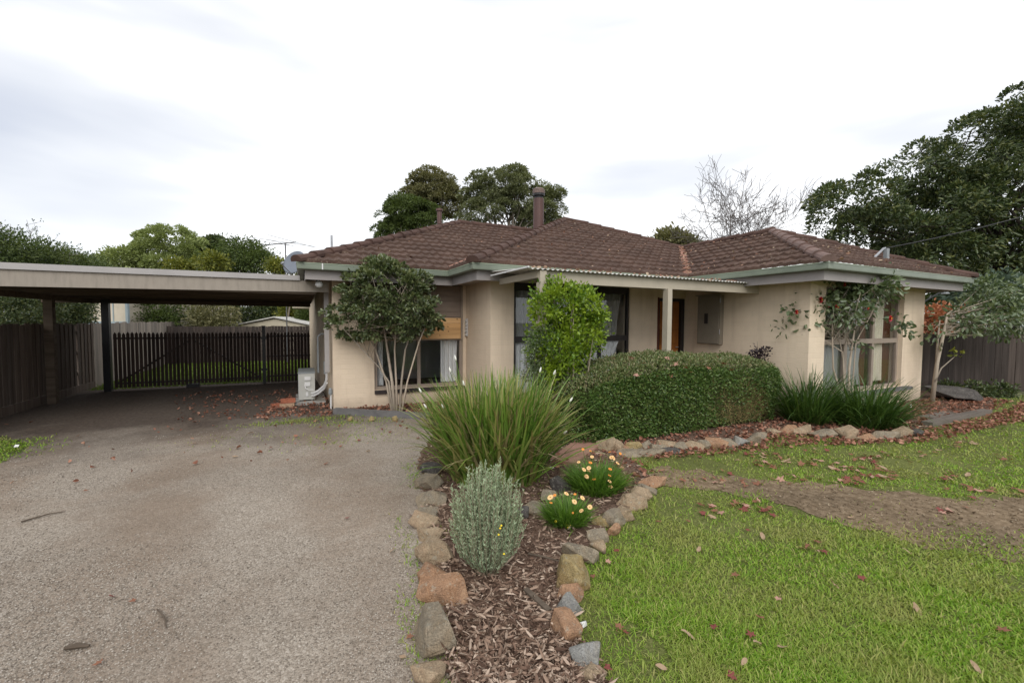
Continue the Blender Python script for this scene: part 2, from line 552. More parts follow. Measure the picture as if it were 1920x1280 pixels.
def m_soil(name, cols, scale=24, bump=.6, extra=None):
    k = NT(name)
    n = k.noise(scale, 6, .7)
    c = k.ramp(n, [(.3, cols[0]), (.5, cols[1]), (.72, cols[2])])
    w = k.noise(1.1, 4, .6)
    c = k.mix(1.0, c, k.ramp(w, [(.3, (.75, .75, .75)), (.7, (1.2, 1.18, 1.15))]), 'MULTIPLY')
    return k.set(c, .95, normal=k.bump(n, bump, .02), spec=.1)


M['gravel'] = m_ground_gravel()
M['soil'] = m_soil('bare_soil', [(.10, .072, .045), (.175, .13, .085), (.29, .225, .155)], 20)
M['mulch'] = m_soil('mulch_soil', [(.06, .038, .028), (.13, .085, .064), (.22, .155, .12)], 30)
M['lawn'] = m_soil('lawn_thatch', [(.06, .07, .022), (.12, .14, .042), (.22, .215, .09)], 75)
M['far_ground'] = m_soil('rough_grass', [(.06, .06, .035), (.10, .10, .06), (.14, .135, .085)], 6)


def m_stone(name, cols, rust=None, scale=7):
    k = NT(name)
    n = k.noise(scale, 8, .7, dist=.6)
    c = k.ramp(n, [(.30, cols[0]), (.5, cols[1]), (.70, cols[2])])
    if rust is not None:
        f = k.ramp(k.noise(5.5, 5, .65, dist=1.0), [(.46, (0, 0, 0)), (.60, (.6, .6, .6))])
        c = k.mix(f, c, rust)
    gr = k.ramp(k.noise(130, 4, .75), [(.32, (.62, .62, .62)), (.68, (1.32, 1.30, 1.28))])
    c = k.mix(1.0, c, gr, 'MULTIPLY')
    ln = k.noise(34, 4, .65)
    c = k.mix(k.ramp(ln, [(.58, (0, 0, 0)), (.66, (.5, .5, .5))]), c, (.36, .35, .29))
    # earth still clinging to the foot
    sx = k.n('ShaderNodeSeparateXYZ'); k.l(k.tc('Generated'), sx.inputs[0])
    ft = k.math('ADD', sx.outputs[2], k.math('MULTIPLY', k.noise(14, 4), .3))
    c = k.mix(k.ramp(ft, [(.26, (.7, .7, .7)), (.44, (0, 0, 0))]), c, (.10, .072, .055))
    nb = k.bump(k.noise(12, 7, .72, dist=.5), .8, .05)
    v = k.n('ShaderNodeTexVoronoi'); v.feature = 'DISTANCE_TO_EDGE'; v.inputs['Scale'].default_value = 9; k.l(k.tc(), v.inputs['Vector'])
    nb = k.bump(k.ramp(v.outputs[0], [(0, (0, 0, 0)), (.035, (1, 1, 1))]), .25, .012, nb)
    nb = k.bump(k.noise(120, 4, .7), .45, .006, nb)
    return k.set(c, .9, normal=nb, spec=.18)


M['st_grey'] = m_stone('grey_stone', [(0.165, 0.142, 0.111), (0.263, 0.225, 0.169), (0.363, 0.306, 0.231)], (0.242, 0.183, 0.117))
M['st_tan'] = m_stone('tan_stone', [(0.229, 0.174, 0.116), (0.356, 0.275, 0.186), (0.471, 0.373, 0.264)], (0.273, 0.183, 0.117))
M['st_rust'] = m_stone('rust_stone', [(0.211, 0.131, 0.085), (0.353, 0.215, 0.133), (0.459, 0.310, 0.199)], (0.281, 0.148, 0.078))
M['st_ochre'] = m_stone('ochre_stone', [(0.238, 0.191, 0.101), (0.357, 0.279, 0.137), (0.452, 0.392, 0.262)], (0.211, 0.117, 0.039))
M['st_blue'] = m_stone('blue_grey_stone', [(0.147, 0.147, 0.138), (0.247, 0.247, 0.237), (0.383, 0.383, 0.366)], (0.281, 0.250, 0.195))
M['st_dark'] = m_stone('dark_stone', [(.06, .055, .052), (.10, .092, .088), (.15, .14, .13)])

# leaf greens
M['lf_camellia'] = m_leaf('camellia_leaf', [(.055, .08, .03), (.095, .13, .05), (.145, .18, .075), (.19, .205, .095)], .30, .22, .7)
M['lf_camellia2'] = m_leaf('camellia_leaf_pale', [(0.073, 0.110, 0.049), (0.128, 0.177, 0.081), (0.201, 0.244, 0.128)], .28, .25, .7)
M['lf_bright'] = m_leaf('bright_leaf', [(.06, .125, .016), (.11, .21, .022), (.18, .29, .03), (.30, .42, .04)], .35, .35, .5, patch=(.30, .40, .03), patch_scale=4)
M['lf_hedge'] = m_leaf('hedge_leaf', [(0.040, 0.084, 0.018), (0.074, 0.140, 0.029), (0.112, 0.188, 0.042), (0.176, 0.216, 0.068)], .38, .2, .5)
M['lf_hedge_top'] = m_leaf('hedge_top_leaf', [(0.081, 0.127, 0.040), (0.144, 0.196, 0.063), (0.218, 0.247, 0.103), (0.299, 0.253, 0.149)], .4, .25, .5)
M['lf_dark'] = m_leaf('dark_tree_leaf', [(0.035, 0.056, 0.022), (0.060, 0.091, 0.032), (0.094, 0.127, 0.046), (0.155, 0.168, 0.052)], .38, .18, .5)
M['lf_gum'] = m_leaf('gum_leaf', [(0.101, 0.122, 0.056), (0.164, 0.187, 0.086), (0.242, 0.257, 0.125)], .5, .3, .4)
M['lf_gum_olive'] = m_leaf('olive_gum_leaf', [(0.120, 0.126, 0.054), (0.192, 0.186, 0.084), (0.240, 0.222, 0.114)], .5, .3, .4)
M['lf_mid'] = m_leaf('mid_green_leaf', [(0.048, 0.078, 0.021), (0.090, 0.129, 0.032), (0.138, 0.184, 0.048)], .5, .3, .4)
M['lf_lime'] = m_leaf('lime_leaf', [(0.187, 0.237, 0.078), (0.276, 0.331, 0.120), (0.364, 0.420, 0.180)], .5, .3, .4)
M['lf_yellow'] = m_leaf('yellow_green_leaf', [(0.096, 0.117, 0.020), (0.160, 0.180, 0.030), (0.224, 0.225, 0.030)], .5, .3, .4)
M['lf_blue'] = m_leaf('blue_green_leaf', [(.045, .075, .05), (.08, .12, .085), (.12, .17, .12)], .5, .25, .4)
M['lf_conifer'] = m_leaf('hedge_conifer_leaf', [(.03, .06, .028), (.06, .10, .042), (.10, .15, .045)], .5, .25, .4, patch=(.13, .16, .03), patch_scale=.8)
M['lf_nandina'] = m_leaf('dark_red_leaf', [(.02, .012, .018), (.035, .02, .026), (.05, .035, .035)], .45, .15)
M['lf_orange'] = m_leaf('orange_leaf', [(.30, .10, .05), (.42, .16, .08), (.5, .22, .12)], .6, .3)
M['lf_dry'] = m_leaf('dry_leaf', [(0.119, 0.055, 0.037), (0.210, 0.088, 0.057), (0.308, 0.137, 0.090), (0.462, 0.260, 0.181)], .7, .15, .3)
M['lf_red'] = m_leaf('red_fallen_leaf', [(.17, .035, .035), (.24, .07, .055)], .6, .2, .35)
M['lf_brown'] = m_leaf('brown_fallen_leaf', [(.22, .095, .055), (.28, .13, .08)], .65, .2, .3)
M['lf_tan'] = m_leaf('tan_fallen_leaf', [(.34, .235, .155), (.42, .3, .2)], .7, .2, .3)
M['lf_pink'] = m_leaf('pinkish_fallen_leaf', [(.42, .22, .17), (.5, .3, .235)], .7, .2, .3)
M['grass'] = m_leaf('grass_blade', [(0.123, 0.240, 0.018), (0.196, 0.346, 0.028), (0.278, 0.420, 0.046), (0.452, 0.436, 0.162)], .5, .35, .3, patch=(.36, .34, .12), patch_scale=1.5)
M['grass_far'] = m_leaf('back_lawn_grass', [(.12, .19, .02), (.18, .26, .03)], .6, .3, .3)
M['strap'] = m_leaf('strap_leaf', [(0.067, 0.140, 0.020), (0.123, 0.224, 0.034), (0.190, 0.291, 0.056), (0.403, 0.370, 0.146)], .38, .25, .45)
M['strap_straw'] = m_leaf('straw_strap_leaf', [(.20, .16, .06), (.30, .245, .12), (.36, .29, .17), (.17, .19, .04)], .6, .25, .3)
M['strap_dark'] = m_leaf('dark_strap_leaf', [(.03, .07, .012), (.055, .11, .02), (.09, .16, .03)], .35, .22, .5)
M['lavender'] = m_leaf('lavender_leaf', [(0.288, 0.367, 0.233), (0.382, 0.469, 0.312), (0.483, 0.577, 0.401)], .8, .25, .15)
M['lavender_twig'] = m_plain('lavender_wood', (.22, .19, .13), .9, .3, 20)
M['daisy_leaf'] = m_leaf('daisy_leaf', [(.07, .16, .02), (.12, .24, .03), (.18, .31, .045)], .5, .3, .4)
M['petal_cream'] = m_plain('cream_petal', (.80, .52, .25), .6, .12, 30, bump=.02)
M['petal_orange'] = m_plain('orange_petal', (.72, .27, .05), .6, .15, 30, bump=.02)
M['petal_eye'] = m_plain('flower_eye', (.50, .25, .03), .7, .2, 40)
M['petal_yellow'] = m_plain('yellow_petal', (.72, .55, .03), .6, .15, 40)
M['petal_white'] = m_plain('white_petal', (.80, .80, .74), .6, .05, 40, bump=.02)
M['petal_red'] = m_plain('red_petal', (.46, .006, .026), .5, .2, 40, bump=.05)
M['bark_chip'] = m_leaf('wood_chip', [(.07, .042, .03), (.17, .108, .078), (.30, .21, .155), (.48, .38, .30)], .85, 0.0, .15)
M['pebble'] = m_leaf('driveway_pebble', [(.10, .08, .065), (.21, .18, .145), (.32, .28, .235), (.42, .38, .33)], .85, 0.0, .2)
M['stick'] = m_timber('fallen_stick', [(.06, .045, .035), (.10, .08, .062), (.15, .12, .095)], 0)

RNG = np.random.default_rng(11)
R_ = random.Random(4)


def unit(v):
    v = np.asarray(v, float)
    return v / (np.linalg.norm(v, axis=-1, keepdims=True) + 1e-9)


# ------------------------------------------------------------------ ground sheets
def in_poly(P, poly):
    P = np.asarray(P); x, y = P[:, 0], P[:, 1]
    ins = np.zeros(len(P), bool); n = len(poly); j = n - 1
    for i in range(n):
        xi, yi = poly[i][:2]; xj, yj = poly[j][:2]
        c = ((yi > y) != (yj > y)) & (x < (xj - xi) * (y - yi) / (yj - yi + 1e-12) + xi)
        ins ^= c; j = i
    return ins


def sheet(name, poly, z, mat, jag=0.0, step=.12, seed=1):
    """flat sheet whose outline is jagged a little, as an n-gon"""
    rng = random.Random(seed)
    P = []
    n = len(poly)
    for i in range(n):
        a = np.array(poly[i][:2], float); b = np.array(poly[(i + 1) % n][:2], float)
        L = np.linalg.norm(b - a)
        near = min(np.linalg.norm(a), np.linalg.norm(b)) < 9
        m = max(1, int(L / step)) if (jag > 0 and near) else 1
        m = min(m, 90)
        d = (b - a) / (L + 1e-9); nn = np.array([-d[1], d[0]])
        for k in range(m):
            P.append(a + (b - a) * k / m + (nn * rng.uniform(-jag, jag) if k else 0))
    from mathutils.geometry import delaunay_2d_cdt
    idx = list(range(len(P)))
    vo, eo, fo, *_ = delaunay_2d_cdt([Vector((float(p[0]), float(p[1]))) for p in P], [(i, (i + 1) % len(P)) for i in idx], [], 0, 1e-5)
    cen = np.array([np.mean([vo[i][:] for i in f], 0) for f in fo])
    ok = in_poly(cen, [tuple(p) for p in P])
    me = bpy.data.meshes.new(name)
    F = []
    for f, k in zip(fo, ok):
        if not k: continue
        a, b, c = (vo[i] for i in f[:3])
        F.append(tuple(f) if (b - a).cross(c - a) > 0 else tuple(f)[::-1])
    me.from_pydata([(v[0], v[1], z) for v in vo], [], F)
    return tag(link(name, me, mat), kind='structure')


def ground():
    mb = MB(); S = 400; n = 24
    xs = np.linspace(-S, S, n + 1)
    V = [(x, y, 0) for y in xs for x in xs]
    F = [(j * (n + 1) + i, j * (n + 1) + i + 1, (j + 1) * (n + 1) + i + 1, (j + 1) * (n + 1) + i) for j in range(n) for i in range(n)]
    mb.add(V, F)
    tag(obj('ground', mb, M['far_ground']), kind='structure')


ground()
DRIVE_R = [(.25, -3), (.36, .9), (.44, 1.45), (.52, 1.9), (.62, 2.2), (.68, 2.6), (.73, 3.0), (.82, 3.4), (.92, 3.9), (1.05, 4.6), (1.5, 5.5),
           (1.72, 6.2), (1.6, 6.47), (.44, 7.5)]
driveway = [(p[0] + (.16 if p[1] < 7 else 0), p[1]) for p in DRIVE_R] + [(.44, 12.1), (-4.17, 12.1), (-4.17, 8.3), (-3.45, 7.75), (-2.95, 7.1), (-2.85, 6.4), (-2.95, 5.7), (-3.6, 4.8), (-5, 3.5), (-9, 1.5), (-9, -3)]
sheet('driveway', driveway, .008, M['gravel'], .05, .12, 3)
ROW_R = [(1.02, -.5), (1.06, .8), (1.12, 1.44), (1.13, 1.60), (1.24, 1.80), (1.31, 1.94), (1.47, 2.12), (1.68, 2.27), (1.96, 2.45), (2.16, 2.58), (2.5, 2.76), (2.98, 3.0)]
ARC = [(3.18, 3.5), (3.3, 3.98), (3.66, 3.86), (4.32, 3.75), (4.78, 3.65), (5.46, 3.60), (6.2, 3.5), (6.80, 3.28), (7.02, 3.02), (7.52, 2.88), (8.66, 2.93), (9.6, 3.0), (11.0, 3.05), (12.6, 3.5)]
bed_poly = [(.42, -.5)] + [(p[0] + .05, p[1]) for p in DRIVE_R[1:13]] + [(.50, 7.54), (.50, 8.1), (12.6, 8.1)] + ARC[::-1] + ROW_R[::-1]


sheet('garden_bed', bed_poly, .016, M['mulch'], .03, .12, 5)
lawn_poly = [(1.05, -3)] + ROW_R + ARC + [(14, 3.4), (22, 1.5), (22, -3)]
sheet('lawn', lawn_poly, .006, M['lawn'], .0, .2, 6)
path_poly = [(2.96, 2.98), (3.2, 3.3), (3.45, 3.3), (3.65, 2.95), (3.95, 2.62), (4.5, 2.25), (5.0, 1.65), (5.9, 1.25), (7.5, .6), (9, -.6), (6.5, -.8), (5.0, .2), (4.3, .85), (3.85, 1.25), (3.62, 1.75), (3.55, 2.2), (3.25, 2.65)]
sheet('dirt_path', path_poly, .011, M['soil'], .09, .10, 8)

# ------------------------------------------------------------------ house
X0, Y1, XC, Y2, XI, Y3, XR = .451, 7.807, 2.818, 6.602, 7.305, 4.112, 11.128
YB = 14.5
house = thing('brick_house', 'single storey cream painted brick house with brown tiled hip roof and green gutters', 'house', (5.0, 8.0, 0))
H_TOP = 2.2
XS = .19        # far end of the carport side wall


def wall_run(p0, p1, t, openings, side=1, z1=H_TOP, z0=-.05):
    """wall along p0->p1 with openings (s0, s1, zlo, zhi)"""
    p0 = np.array(p0, float); p1 = np.array(p1, float); L = np.linalg.norm(p1 - p0); d = (p1 - p0) / L
    mb = MB(); s = 0.0
    at = lambda q: p0 + d * q
    for (a, b, lo, hi) in sorted(openings):
        if a > s: mb.obox(at(s), at(a), t, z0, z1, side)
        if lo > z0: mb.obox(at(a), at(b), t, z0, lo, side)
        if hi < z1: mb.obox(at(a), at(b), t, hi, z1, side)
        s = b
    if s < L: mb.obox(at(s), at(L), t, z0, z1, side)
    return mb


W1 = (1.12, 2.76, .30, 2.2)      # left window, x0 x1 z0 z1 (board infill above the glass)
W2 = (3.25, 5.79, .22, 2.2)
DR = (6.55, 7.30, 0.0, 2.02)
W3 = (7.74, 10.32, .32, 2.12)


def wall_part(mb):
    o = obj('wall', mb, M['brick'], house, uv=True); return o


wall_part(wall_run((X0, Y1), (XC, Y1), .2, [(W1[0] - X0, W1[1] - X0, W1[2], W1[3])]))
wall_part(wall_run((X0 + .006, Y1 + .2), (XS, YB), .2, [], -1))
wall_part(wall_run((XC + .001, Y2 + .2), (XC + .001, Y1 + .2), .2, [], -1))
wall_part(wall_run((XC, Y2), (XI, Y2), .2, [(W2[0] - XC, W2[1] - XC, W2[2], W2[3]), (DR[0] - XC, DR[1] - XC, DR[2], DR[3])]))
wall_part(wall_run((XI + .001, Y3 + .2), (XI + .001, Y2 + .2), .2, [], -1))
wall_part(wall_run((XI, Y3), (XR, Y3), .2, [(W3[0] - XI, W3[1] - XI, W3[2], W3[3])]))
wall_part(wall_run((XR - .001, Y3 + .2), (XR - .001, YB), .2, [], 1))
wall_part(wall_run((XS, YB + .2), (XR, YB + .2), .2, [], -1))

# rooms behind the windows
INNER = [(X0 + .2, Y1 + .2), (XC + .2, Y1 + .2), (XC + .2, Y2 + .2), (XI + .2, Y2 + .2), (XI + .2, Y3 + .2), (XR - .2, Y3 + .2), (XR - .2, YB), (X0 + .2, YB)]
obj('floor', MB().prism(INNER, -.04, .06), M['room_floor'], house)
for bx in ((X0 + .25, 3.4, 10.9, 11.0, .06, 2.17), (3.4, 3.5, Y2 + .2, 11.0, .06, 2.17), (3.5, XI - .05, 9.6, 9.7, .06, 2.17), (XI + .21, XR - .21, 7.6, 7.7, .06, 2.17)):
    obj('inner_wall', MB().box(*bx), M['room'], house)
mb = MB().prism(INNER, 2.172, 2.19)
obj('ceiling', mb, m_plain('white_ceiling', (.8, .8, .79), .9, .03, 2), house)


# roof ---------------------------------------------------------------------------------
A_, B_, C_, D_, E_, F_, W_, K_ = -.07, 7.29, 2.30, 6.085, 6.785, 3.59, 11.65, 15.1
SL = .45
Z0 = 2.40
r1 = (B_ + K_) / 2; r2 = (D_ + K_) / 2
h1 = r1 - B_; h2 = r2 - D_
xm = (E_ + W_) / 2; h3 = xm - E_
ap1 = (A_ + h1, r1); ap1b = (C_ + (r1 - B_), r1)
ap2 = (C_ + h2, r2); ap2b = (W_ - h2, r2)
j3 = (xm, D_ + (xm - E_)); ap3 = (xm, F_ + h3)
PLANES = [  # polygon, eave origin, eave direction, up direction
    ([(A_, B_), (C_, B_), ap1b, ap1], (A_, B_), (1, 0), (0, 1)),
    ([(C_, D_), ap2, ap1b, (C_, B_)], (C_, B_), (0, -1), (1, 0)),
    ([(C_, D_), (E_, D_), j3, ap2b, ap2], (C_, D_), (1, 0), (0, 1)),
    ([(E_, F_), ap3, j3, (E_, D_)], (E_, D_), (0, -1), (1, 0)),
    ([(E_, F_), (W_, F_), ap3], (E_, F_), (1, 0), (0, 1)),
    ([(W_, F_), (W_, K_), ap2b, j3, ap3], (W_, F_), (0, 1), (-1, 0)),
    ([(A_, B_), ap1, (A_, K_)], (A_, K_), (0, -1), (1, 0)),
]
BACK = [(A_, K_), (W_, K_), ap2b, ap2, ap1b, ap1]


def roof_z(p, o, up):
    return Z0 + SL * ((p[0] - o[0]) * up[0] + (p[1] - o[1]) * up[1])


def tiled_plane(poly, o, du, up, simple=False):
    du = np.array(du, float); up = np.array(up, float); o = np.array(o, float)
    P = np.array(poly, float)
    us = (P - o) @ du; vs = (P - o) @ up
    c = .272
    nu = max(2, int((us.max() - us.min()) / .0275)); U = np.linspace(us.min() - .03, us.max() + .03, nu)
    nc = int(np.ceil(vs.max() / c)) + 1
    rows = []
    for k in range(nc):
        rows += [(k * c - .0, .000), (k * c + .004, .044), (k * c + .11, .028), (k * c + c - .001, .002)]
    ph = U / .30 * 2 * np.pi
    prof = .014 * (1 + np.cos(ph * 2)) * (.75 + .25 * np.cos(ph))
    V = []
    for v, h in rows:
        w = .25 if h == 0 else 1
        sag = .004 * np.sin(U * 1.3 + v * 2.1) + .003 * np.sin(U * 4.1 - v * 1.7)
        z = Z0 + SL * v + h + prof * w + sag
        xy = o[None] + U[:, None] * du[None] + v * up[None]
        V.append(np.c_[xy, z])
    V = np.concatenate(V); nr = len(rows)
    F = [(r * nu + i, r * nu + i + 1, (r + 1) * nu + i + 1, (r + 1) * nu + i) for r in range(nr - 1) for i in range(nu - 1)]
    bm = bmesh.new()
    bv = [bm.verts.new(v) for v in V]
    for f in F: bm.faces.new([bv[i] for i in f])
    cen = P.mean(0)
    for i in range(len(P)):
        a = P[i]; b = P[(i + 1) % len(P)]
        n = np.array([b[1] - a[1], -(b[0] - a[0])]); n /= np.linalg.norm(n)
        if np.dot(cen - a, n) > 0: n = -n
        eave = abs(np.dot(a - o, up)) < 1e-6 and abs(np.dot(b - o, up)) < 1e-6
        co = a + n * (.045 if eave else .0)
        g = bm.verts[:] + bm.edges[:] + bm.faces[:]
        bmesh.ops.bisect_plane(bm, geom=g, plane_co=(co[0], co[1], 0), plane_no=(n[0], n[1], 0), clear_outer=True)
    bmesh.ops.recalc_face_normals(bm, faces=bm.faces)
    bm.faces.ensure_lookup_table()
    if sum(f.normal.z for f in bm.faces) < 0:
        bmesh.ops.reverse_faces(bm, faces=bm.faces)
    return bm


def build_roof():
    bm_all = bmesh.new()
    tmp = bpy.data.meshes.new('tmp')
    for poly, o, du, up in PLANES:
        bm = tiled_plane(poly, o, du, up)
        bm.to_mesh(tmp); bm.free()
        bm_all.from_mesh(tmp)
    vs = [bm_all.verts.new((p[0], p[1], Z0 + SL * (K_ - p[1]))) for p in BACK]
    bm_all.faces.new(vs)
    for v in bm_all.verts: v.co -= Vector(ORG[house.name])
    me = bpy.data.meshes.new('roof'); bm_all.to_mesh(me); bm_all.free(); bpy.data.meshes.remove(tmp)
    return link('roof', me, M['roof'], house)


roof = build_roof()


def caps(line, mat):
    """overlapping half-round caps climbing along a hip or ridge"""
    a = np.array(line[0], float); b = np.array(line[1], float)
    L = np.linalg.norm(b - a); d = (b - a) / L
    s = np.cross(d, (0, 0, 1)); s /= np.linalg.norm(s); u = np.cross(s, d)
    n = max(1, int(L / .36)); l = L / n
    mb = MB()
    for k in range(n):
        p0 = a + d * (k * l - .03); p1 = a + d * ((k + 1) * l + .01)
        j = RNG.uniform(-.006, .006)
        V = []
        for p, r, up in ((p0, .108 + j, .026), (p1, .092 + j, .010)):
            for t in np.linspace(-.08, 1.08, 8) * math.pi:
                V.append(p + s * (r * math.cos(t)) + u * (r * .78 * math.sin(t) + up))
        F = [(i, i + 1, 8 + i + 1, 8 + i) for i in range(7)] + [tuple(range(7, -1, -1)), tuple(range(8, 16))]
        mb.add(V, F)
    return mb


def z3(p, z): return (p[0], p[1], z)


zr1 = Z0 + SL * h1; zr2 = Z0 + SL * h2; zr3 = Z0 + SL * h3
for ln in [((A_ + .02, B_ + .02, Z0 + .01), z3(ap1, zr1)), (z3(ap1, zr1), z3(ap1b, zr1)), ((C_ + .02, D_ + .02, Z0 + .01), z3(ap2, zr2)),
           (z3(ap2, zr2), z3(ap2b, zr2)), (z3(j3, zr3), z3(ap2b, zr2)), (z3(ap3, zr3), z3(j3, zr3)),
           ((W_ - .02, F_ + .02, Z0 + .01), z3(ap3, zr3)), ((A_, K_, Z0), z3(ap1, zr1)), ((W_, K_, Z0), z3(ap2b, zr2))]:
    obj('ridge_capping', caps(ln, None), M['ridge'], roof)
obj('ridge_capping', caps(((E_ + .02, F_ + .02, Z0 + .01), z3(ap3, zr3)), None), M['ridge_pale'], roof)['label'] = 'pale weathered hip capping on the right wing'
mb = MB()
for a, b in (((E_, D_, Z0 + .045), (j3[0], j3[1], zr3 + .045)), ((C_, B_, Z0 + .045), (ap1b[0], ap1b[1], zr1 + .045))):
    mb.beam(a, b, .15, .02)
obj('valley_tray', mb, M['valley'], roof)
# flue pipes and vents standing on the roof
mb = MB(); c = (6.08, 10.8, 4.0)
mb.lathe(c, [(.155, 0), (.15, .95), (.15, 1.0)], 18)
fl = obj('flue_pipe', mb, M['flue'], roof, smooth=False)
mb = MB(); mb.lathe(c, [(.12, 1.0), (.12, 1.07), (.175, 1.072), (.175, 1.13)], 18)
obj('flue_collar', mb, M['black_steel'], fl)
mb = MB(); mb.lathe(c, [(.13, 1.13), (.175, 1.135), (.175, 1.25), (.12, 1.29), (.0, 1.30)], 18)
obj('flue_cowl', mb, M['flue_cap'], fl)
p = PY(824, 428, 12.2); p2 = PY(824, 392, 12.2); H = p2[2] - 3.0
mb = MB(); mb.lathe((p[0], p[1], 3.0), [(.07, 0), (.07, H - .05)], 12)
fl = obj('flue_pipe', mb, M['flue'], roof)
mb = MB(); mb.lathe((p[0], p[1], 3.0), [(.10, H - .06), (.10, H), (.03, H + .02)], 12); obj('flue_cowl', mb, M['flue'], fl)
p = PY(622, 470, 10.2); p2 = PY(622, 441, 10.2)
mb = MB(); mb.tube([(p[0], p[1], 2.5), (p[0], p[1], p2[2])], .022, 8); obj('vent_pipe', mb, M['steel'], roof)

# eaves --------------------------------------------------------------------------------
EAVE = [(A_, B_), (C_, B_), (C_, D_), (E_, D_), (E_, F_), (W_, F_), (W_, K_), (A_, K_)]


def offset(poly, o):
    out = []; n = len(poly)
    for i in range(n):
        p = np.array(poly[i]); a = np.array(poly[i - 1]); b = np.array(poly[(i + 1) % n])
        d1 = unit(p - a); d2 = unit(b - p)
        n1 = np.array([-d1[1], d1[0]]); n2 = np.array([-d2[1], d2[0]])
        out.append(p + (n1 + n2) * o)
    return out


def sweep(poly, prof, mb):
    n = len(poly); m = len(prof); V = []
    rings = [offset(poly, o) for o, z in prof]
    for i in range(n):
        for k, (o, z) in enumerate(prof):
            V.append((*rings[k][i], z))
    F = []
    for i in range(n):
        j = (i + 1) % n
        for k in range(m):
            k2 = (k + 1) % m
            F.append((i * m + k, i * m + k2, j * m + k2, j * m + k))
    return mb.add(V, F)


gut = obj('gutter', sweep(EAVE, [(0, 2.40), (.012, 2.40), (.012, 2.315), (.10, 2.315), (.10, 2.30), (.012, 2.30), (.002, 2.306), (0, 2.32)], MB()), M['gutter'], house)
obj('gutter_lip', sweep(EAVE, [(-.006, 2.402), (.014, 2.402), (.014, 2.39), (-.006, 2.39)], MB()), m_plain('pale_gutter_lip', (.27, .325, .24), .4, .1), gut)
obj('fascia', sweep(EAVE, [(.112, 2.155), (.112, 2.345), (.132, 2.345), (.132, 2.155)], MB()), M['fascia'], house)
obj('soffit', MB().prism(offset(EAVE, .134), 2.203, 2.215), M['soffit'], house)
mb = MB()
for x in (.28, ):
    mb.box(x, x + .018, B_ - .010, B_ - .002, 2.305, 2.40)
obj('gutter_strap', mb, M['white_plastic'], gut)

# windows ------------------------------------------------------------------------------


def curtain_mesh(x0, x1, y, z0, z1, folds=7, amp=.022, seed=0):
    rng = np.random.default_rng(seed)
    n = folds * 8; xs = np.linspace(x0, x1, n)
    ph = np.linspace(0, folds * 2 * np.pi, n) + np.cumsum(rng.normal(0, .12, n))
    ys = y + amp * np.sin(ph)
    zs = np.linspace(z0, z1, 5)
    V = []
    for k, z in enumerate(zs):
        sq = 1 - .06 * math.sin(k / 4 * math.pi)
        V += [((x - x0) * sq + x0, yy, z) for x, yy in zip(xs, ys)]
    F = [(r * n + i, r * n + i + 1, (r + 1) * n + i + 1, (r + 1) * n + i) for r in range(4) for i in range(n - 1)]
    return MB().add(V, F)


def window(x0, x1, z0, z1, y, frame_mat, fw, vbars, hbars, rec=.06, fd=.05):
    """glazed window in the plane y, bars as (position, width) lists"""
    fy = y + rec
    mb = MB()
    mb.box(x0, x0 + fw, fy, fy + fd, z0, z1); mb.box(x1 - fw, x1, fy, fy + fd, z0, z1)
    mb.box(x0 + fw, x1 - fw, fy + .001, fy + fd, z0, z0 + fw); mb.box(x0 + fw, x1 - fw, fy + .001, fy + fd, z1 - fw, z1)
    for px_, w in vbars: mb.box(px_ - w / 2, px_ + w / 2, fy + .002, fy + fd - .002, z0 + fw, z1 - fw)
    for pz, w in hbars: mb.box(x0 + fw, x1 - fw, fy - .004, fy + fd - .004, pz - w / 2, pz + w / 2)
    win = obj('window', mb, frame_mat, house)
    g = MB(); g.box(x0 + fw, x1 - fw, fy + .028, fy + .033, z0 + fw, z1 - fw)
    obj('pane', g, M['glass'], win)
    return win


w = window(W1[0], W1[1], .30, 1.60, Y1, M['trim'], .055, [(1.92, .06)], [(1.20, .075)], .05)
obj('curtain', curtain_mesh(2.36, 2.70, Y1 + .15, .36, 1.22, 4, .03, 1), M['curtain'], w)['label'] = 'gathered white curtain at the right edge'
obj('curtain', curtain_mesh(1.17, 1.30, Y1 + .16, .36, 1.56, 2, .02, 2), M['curtain'], w)
mb = MB(); mb.box(W1[0] - .0, W1[1] + .0, Y1 - .045, Y1 + .045, .235, .297)
s_ = obj('sill', mb, M['sill'], w)
# board infill above the glass
mb = MB()
zz = 1.602; k = 0
while zz < 2.19:
    z2 = min(zz + .098, 2.198)
    mb.box(W1[0] + .001, W1[1] - .001, Y1 + .035 + (k % 2) * .0006, Y1 + .09, zz, z2 - .004); zz = z2; k += 1
mb.box(W1[0] + .002, W1[1] - .002, Y1 + .05, Y1 + .10, 1.603, 2.197)
obj('infill_boards', mb, M['brick_trim'], house)
mb = MB(); mb.box(2.725, 2.757, Y1 + .01, Y1 + .034, 1.17, 2.195); obj('cover_strip', mb, M['trim'], house)
# new pine boards screwed over one pane
mb = MB()
for k in range(4):
    mb.box(1.955, 2.712, Y1 - .005 + .0007 * k, Y1 + .02, 1.19 + k * .0985, 1.19 + (k + 1) * .0985 - .003)
ply = obj('timber_board', mb, M['ply'], house); ply['label'] = 'raw pine boards fixed over the upper right pane'
for x, z in ((2.47, 1.33), (2.30, 1.255), (2.64, 1.56), (2.46, 1.42)):
    obj('knot', MB().lathe((x, Y1 - .0035, z), [(.0, -.010), (.012, -.004), (.012, .004), (.0, .010)], 10), M['knot'], ply)
# louvred vent strip beside it, on the return wall
mb = MB()
for k in range(5):
    z = 1.245 + k * .065
    mb.beam((XC - .02, Y1 - .10, z + .03), (XC - .02, Y1 - .02, z + .03), .012, .056, (.35, 0, 1))
mb.box(XC - .012, XC - .002, Y1 - .115, Y1 - .008, 1.235, 1.575)
obj('wall_vent', mb, M['white_plastic'], house)

